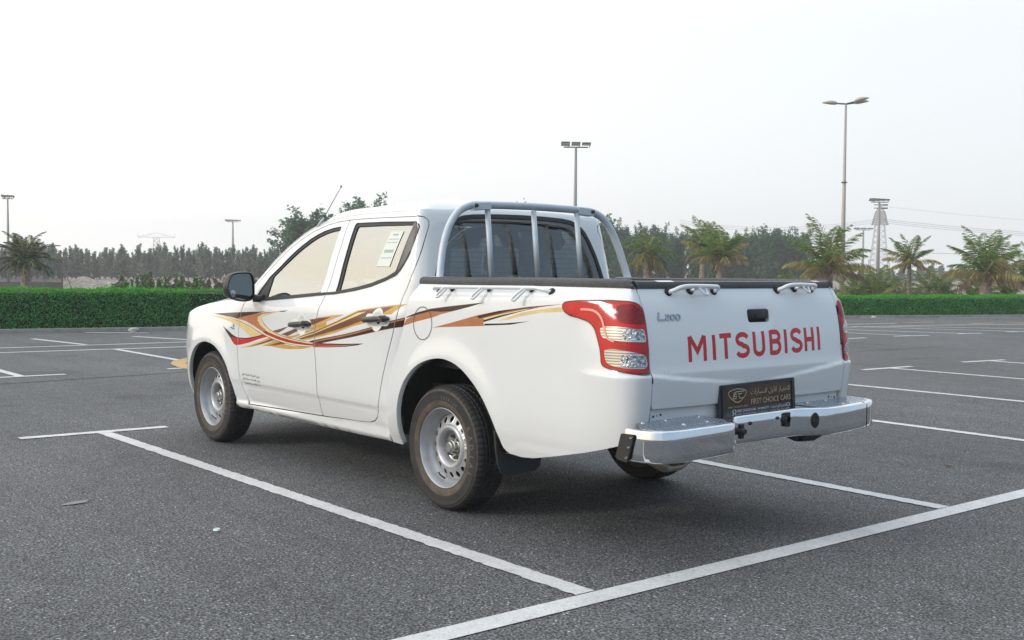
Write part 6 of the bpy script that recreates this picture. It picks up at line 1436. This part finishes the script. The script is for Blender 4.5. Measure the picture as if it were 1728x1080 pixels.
def flood(x, y, H, n, span, label, rpole=.08, extra=0):
    o = empty('floodlight_mast', (x, y, 0)); tag(o, label, 'floodlight mast'); mb = MB(); mb.tube([(0, 0, -.05), (0, 0, H * .5), (0, 0, H - .22)], [rpole * 1.3, rpole, rpole * .6], n=12); mb.build('pole', PG, o, smooth=True)
    rv = Vector((VR[0], VR[1], 0)).normalized(); fw = Vector((-rv.y, rv.x, 0)); mb = MB(); mb.cyl(rv * -span * .42 + Vector((0, 0, H - .24)), rv * span * .42 + Vector((0, 0, H - .24)), .035, n=8); mb.build('crossbar', DG, o)
    for k in range(n):
        c = rv * (span * (k / (n - 1) - .5) * .72) + Vector((0, 0, H - .06)); rot = Matrix.Rotation(math.atan2(rv.y, rv.x), 3, 'Z') @ Matrix.Rotation(R(-28 + 8 * k), 3, 'X')
        mb = MB(); mb.box(c, (span * .30, .30, .10), rot, bev=.02); mb.box(c + rot @ Vector((0, -.02, -.055)), (span * .26, .24, .01), rot, mi=1); mb.cyl(c + rv * span * .13, c + rv * span * .10 - Vector((0, 0, .2)), .018, n=6); mb.build('floodlight', [DG, LENS], o)
    for k in range(extra):
        c = Vector((0, 0, H - .45 - .25 * k)); mb = MB(); mb.cyl(c - rv * .4, c + rv * .45, .03, n=6); mb.box(c + rv * .45, (.35, .25, .10), Matrix.Rotation(math.atan2(rv.y, rv.x), 3, 'Z'), bev=.02); mb.build('floodlight', DG, o)
    return o
flood(39.38, -36.0, 8.1, 3, 1.55, 'floodlight mast rising behind the middle of the guard frame', .10)
flood(130.87, -59.22, 7.35, 4, 2.0, 'distant floodlight mast above the door mirror', .15)
flood(82.03, -18.66, 6.35, 3, .9, 'floodlight mast at the far left behind the date palm', .09)
flood(43.67, -71.31, 6.95, 4, 1.5, 'floodlight mast standing in front of the lattice pylon', .12, 2)
flood(77.65, -120.79, 7.0, 3, 2.4, 'faint distant floodlight mast left of the lattice pylon', .15)
# ------------------------------------------------------------------ pylons and cables
PY = mat('pylon_steel', (.16, .13, .14), .7)
def seg(mb, a, b, w): mb.cyl(a, b, w, n=4)
def lattice(mb, z0, w0, z1, w1, n, t):
    c = [(-1, -1), (1, -1), (1, 1), (-1, 1)]
    L = [(z0 + (z1 - z0) * i / n, w0 + (w1 - w0) * i / n) for i in range(n + 1)]
    for (za, wa), (zb_, wb) in zip(L, L[1:]):
        for k in range(4):
            p = c[k]; q = c[(k + 1) % 4]
            seg(mb, (p[0] * wa, p[1] * wa, za), (p[0] * wb, p[1] * wb, zb_), t * 1.5); seg(mb, (p[0] * wa, p[1] * wa, za), (q[0] * wb, q[1] * wb, zb_), t); seg(mb, (q[0] * wa, q[1] * wa, za), (p[0] * wb, p[1] * wb, zb_), t); seg(mb, (p[0] * wb, p[1] * wb, zb_), (q[0] * wb, q[1] * wb, zb_), t)
p1 = empty('lattice_pylon', (210.9, -332.3, 0)); p1.rotation_euler = (0, 0, R(-51)); tag(p1, 'pinkish grey steel lattice pylon fading in the haze at the right', 'pylon')
mb = MB(); lattice(mb, -.5, 3.3, 5.6, 3.0, 3, .07); lattice(mb, 5.6, 2.7, 17.5, 1.5, 6, .05); lattice(mb, 17.5, 2.4, 22.0, 1.4, 6, .11); lattice(mb, 22.0, 1.2, 24.6, .12, 3, .08)
for z, w in ((5.6, 3.3), (6.6, 3.1), (17.6, 2.6)):
    for k in range(5): seg(mb, (-w, -w + 2 * w * k / 4, z), (w, -w + 2 * w * k / 4, z), .12)
mb.build('tower', PY, p1)
p2 = empty('lattice_pylon', (553.4, -215.3, 0)); p2.rotation_euler = (0, 0, R(-23)); tag(p2, 'very faint lattice pylon with wide cross arms above the left tree row', 'pylon')
mb = MB(); lattice(mb, 0, 2.4, 15.6, 1.3, 8, .10)
for s in (1, -1):
    for k in range(6):
        a0, a1 = k / 6, (k + 1) / 6
        seg(mb, (0, s * 9 * a0, 18.0 - 2.2 * a0), (0, s * 9 * a1, 18.0 - 2.2 * a1), .11); seg(mb, (0, s * 9 * a0, 15.6), (0, s * 9 * a1, 15.6), .11); seg(mb, (0, s * 9 * a0, 15.6), (0, s * 9 * a1, 18.0 - 2.2 * a1), .07)
    seg(mb, (0, s * 9, 15.6), (0, s * 9, 17.4), .1)
mb.build('tower', PY, p2)
WM = mat('cable', (.16, .15, .16), .6)
def cable(a, b, sag, r=.05):
    a = Vector(a); b = Vector(b); mb = MB(); mb.tube([a.lerp(b, t) - Vector((0, 0, sag * 4 * t * (1 - t))) for t in np.linspace(0, 1, 18)], r, n=4); o = mb.build('power_cable', WM); tag(o, 'thin overhead power cable running from the lattice pylon in the haze', 'cable', 'overhead power cables'); return o
for dz, dx in ((19.6, .0), (19.0, .8), (18.4, 1.5)):
    cable((211.2, -332.1, dz), (150, -400, dz - 5.5), 1.2, .06); cable((211.2, -332.1, dz), (300, -330, dz + 2.0), 3.0, .05)
cable((211.2, -332.1, 24.0), (150, -400, 17.5), 1.0, .035); cable((211.2, -332.1, 8.5), (150, -400, 8.0), .5, .07); cable((211.2, -332.1, 9.2), (300, -330, 8.5), 2.0, .05)
# ------------------------------------------------------------------ the dusty air
mb = MB(); mb.box((270, -210, 13.5), (800, 640, 29.5)); hz = mb.build('haze', []); tag(hz, kind='stuff')
hm = bpy.data.materials.new('dusty_air'); hm.use_nodes = True; nt = hm.node_tree; nt.nodes.clear(); o = nt.nodes.new('ShaderNodeOutputMaterial'); pv = nt.nodes.new('ShaderNodeVolumePrincipled')
pv.inputs['Color'].default_value = (.97, .975, .98, 1); pv.inputs['Density'].default_value = .0013; pv.inputs['Anisotropy'].default_value = .2
nt.links.new(pv.outputs[0], o.inputs['Volume']); hz.data.materials.append(hm)
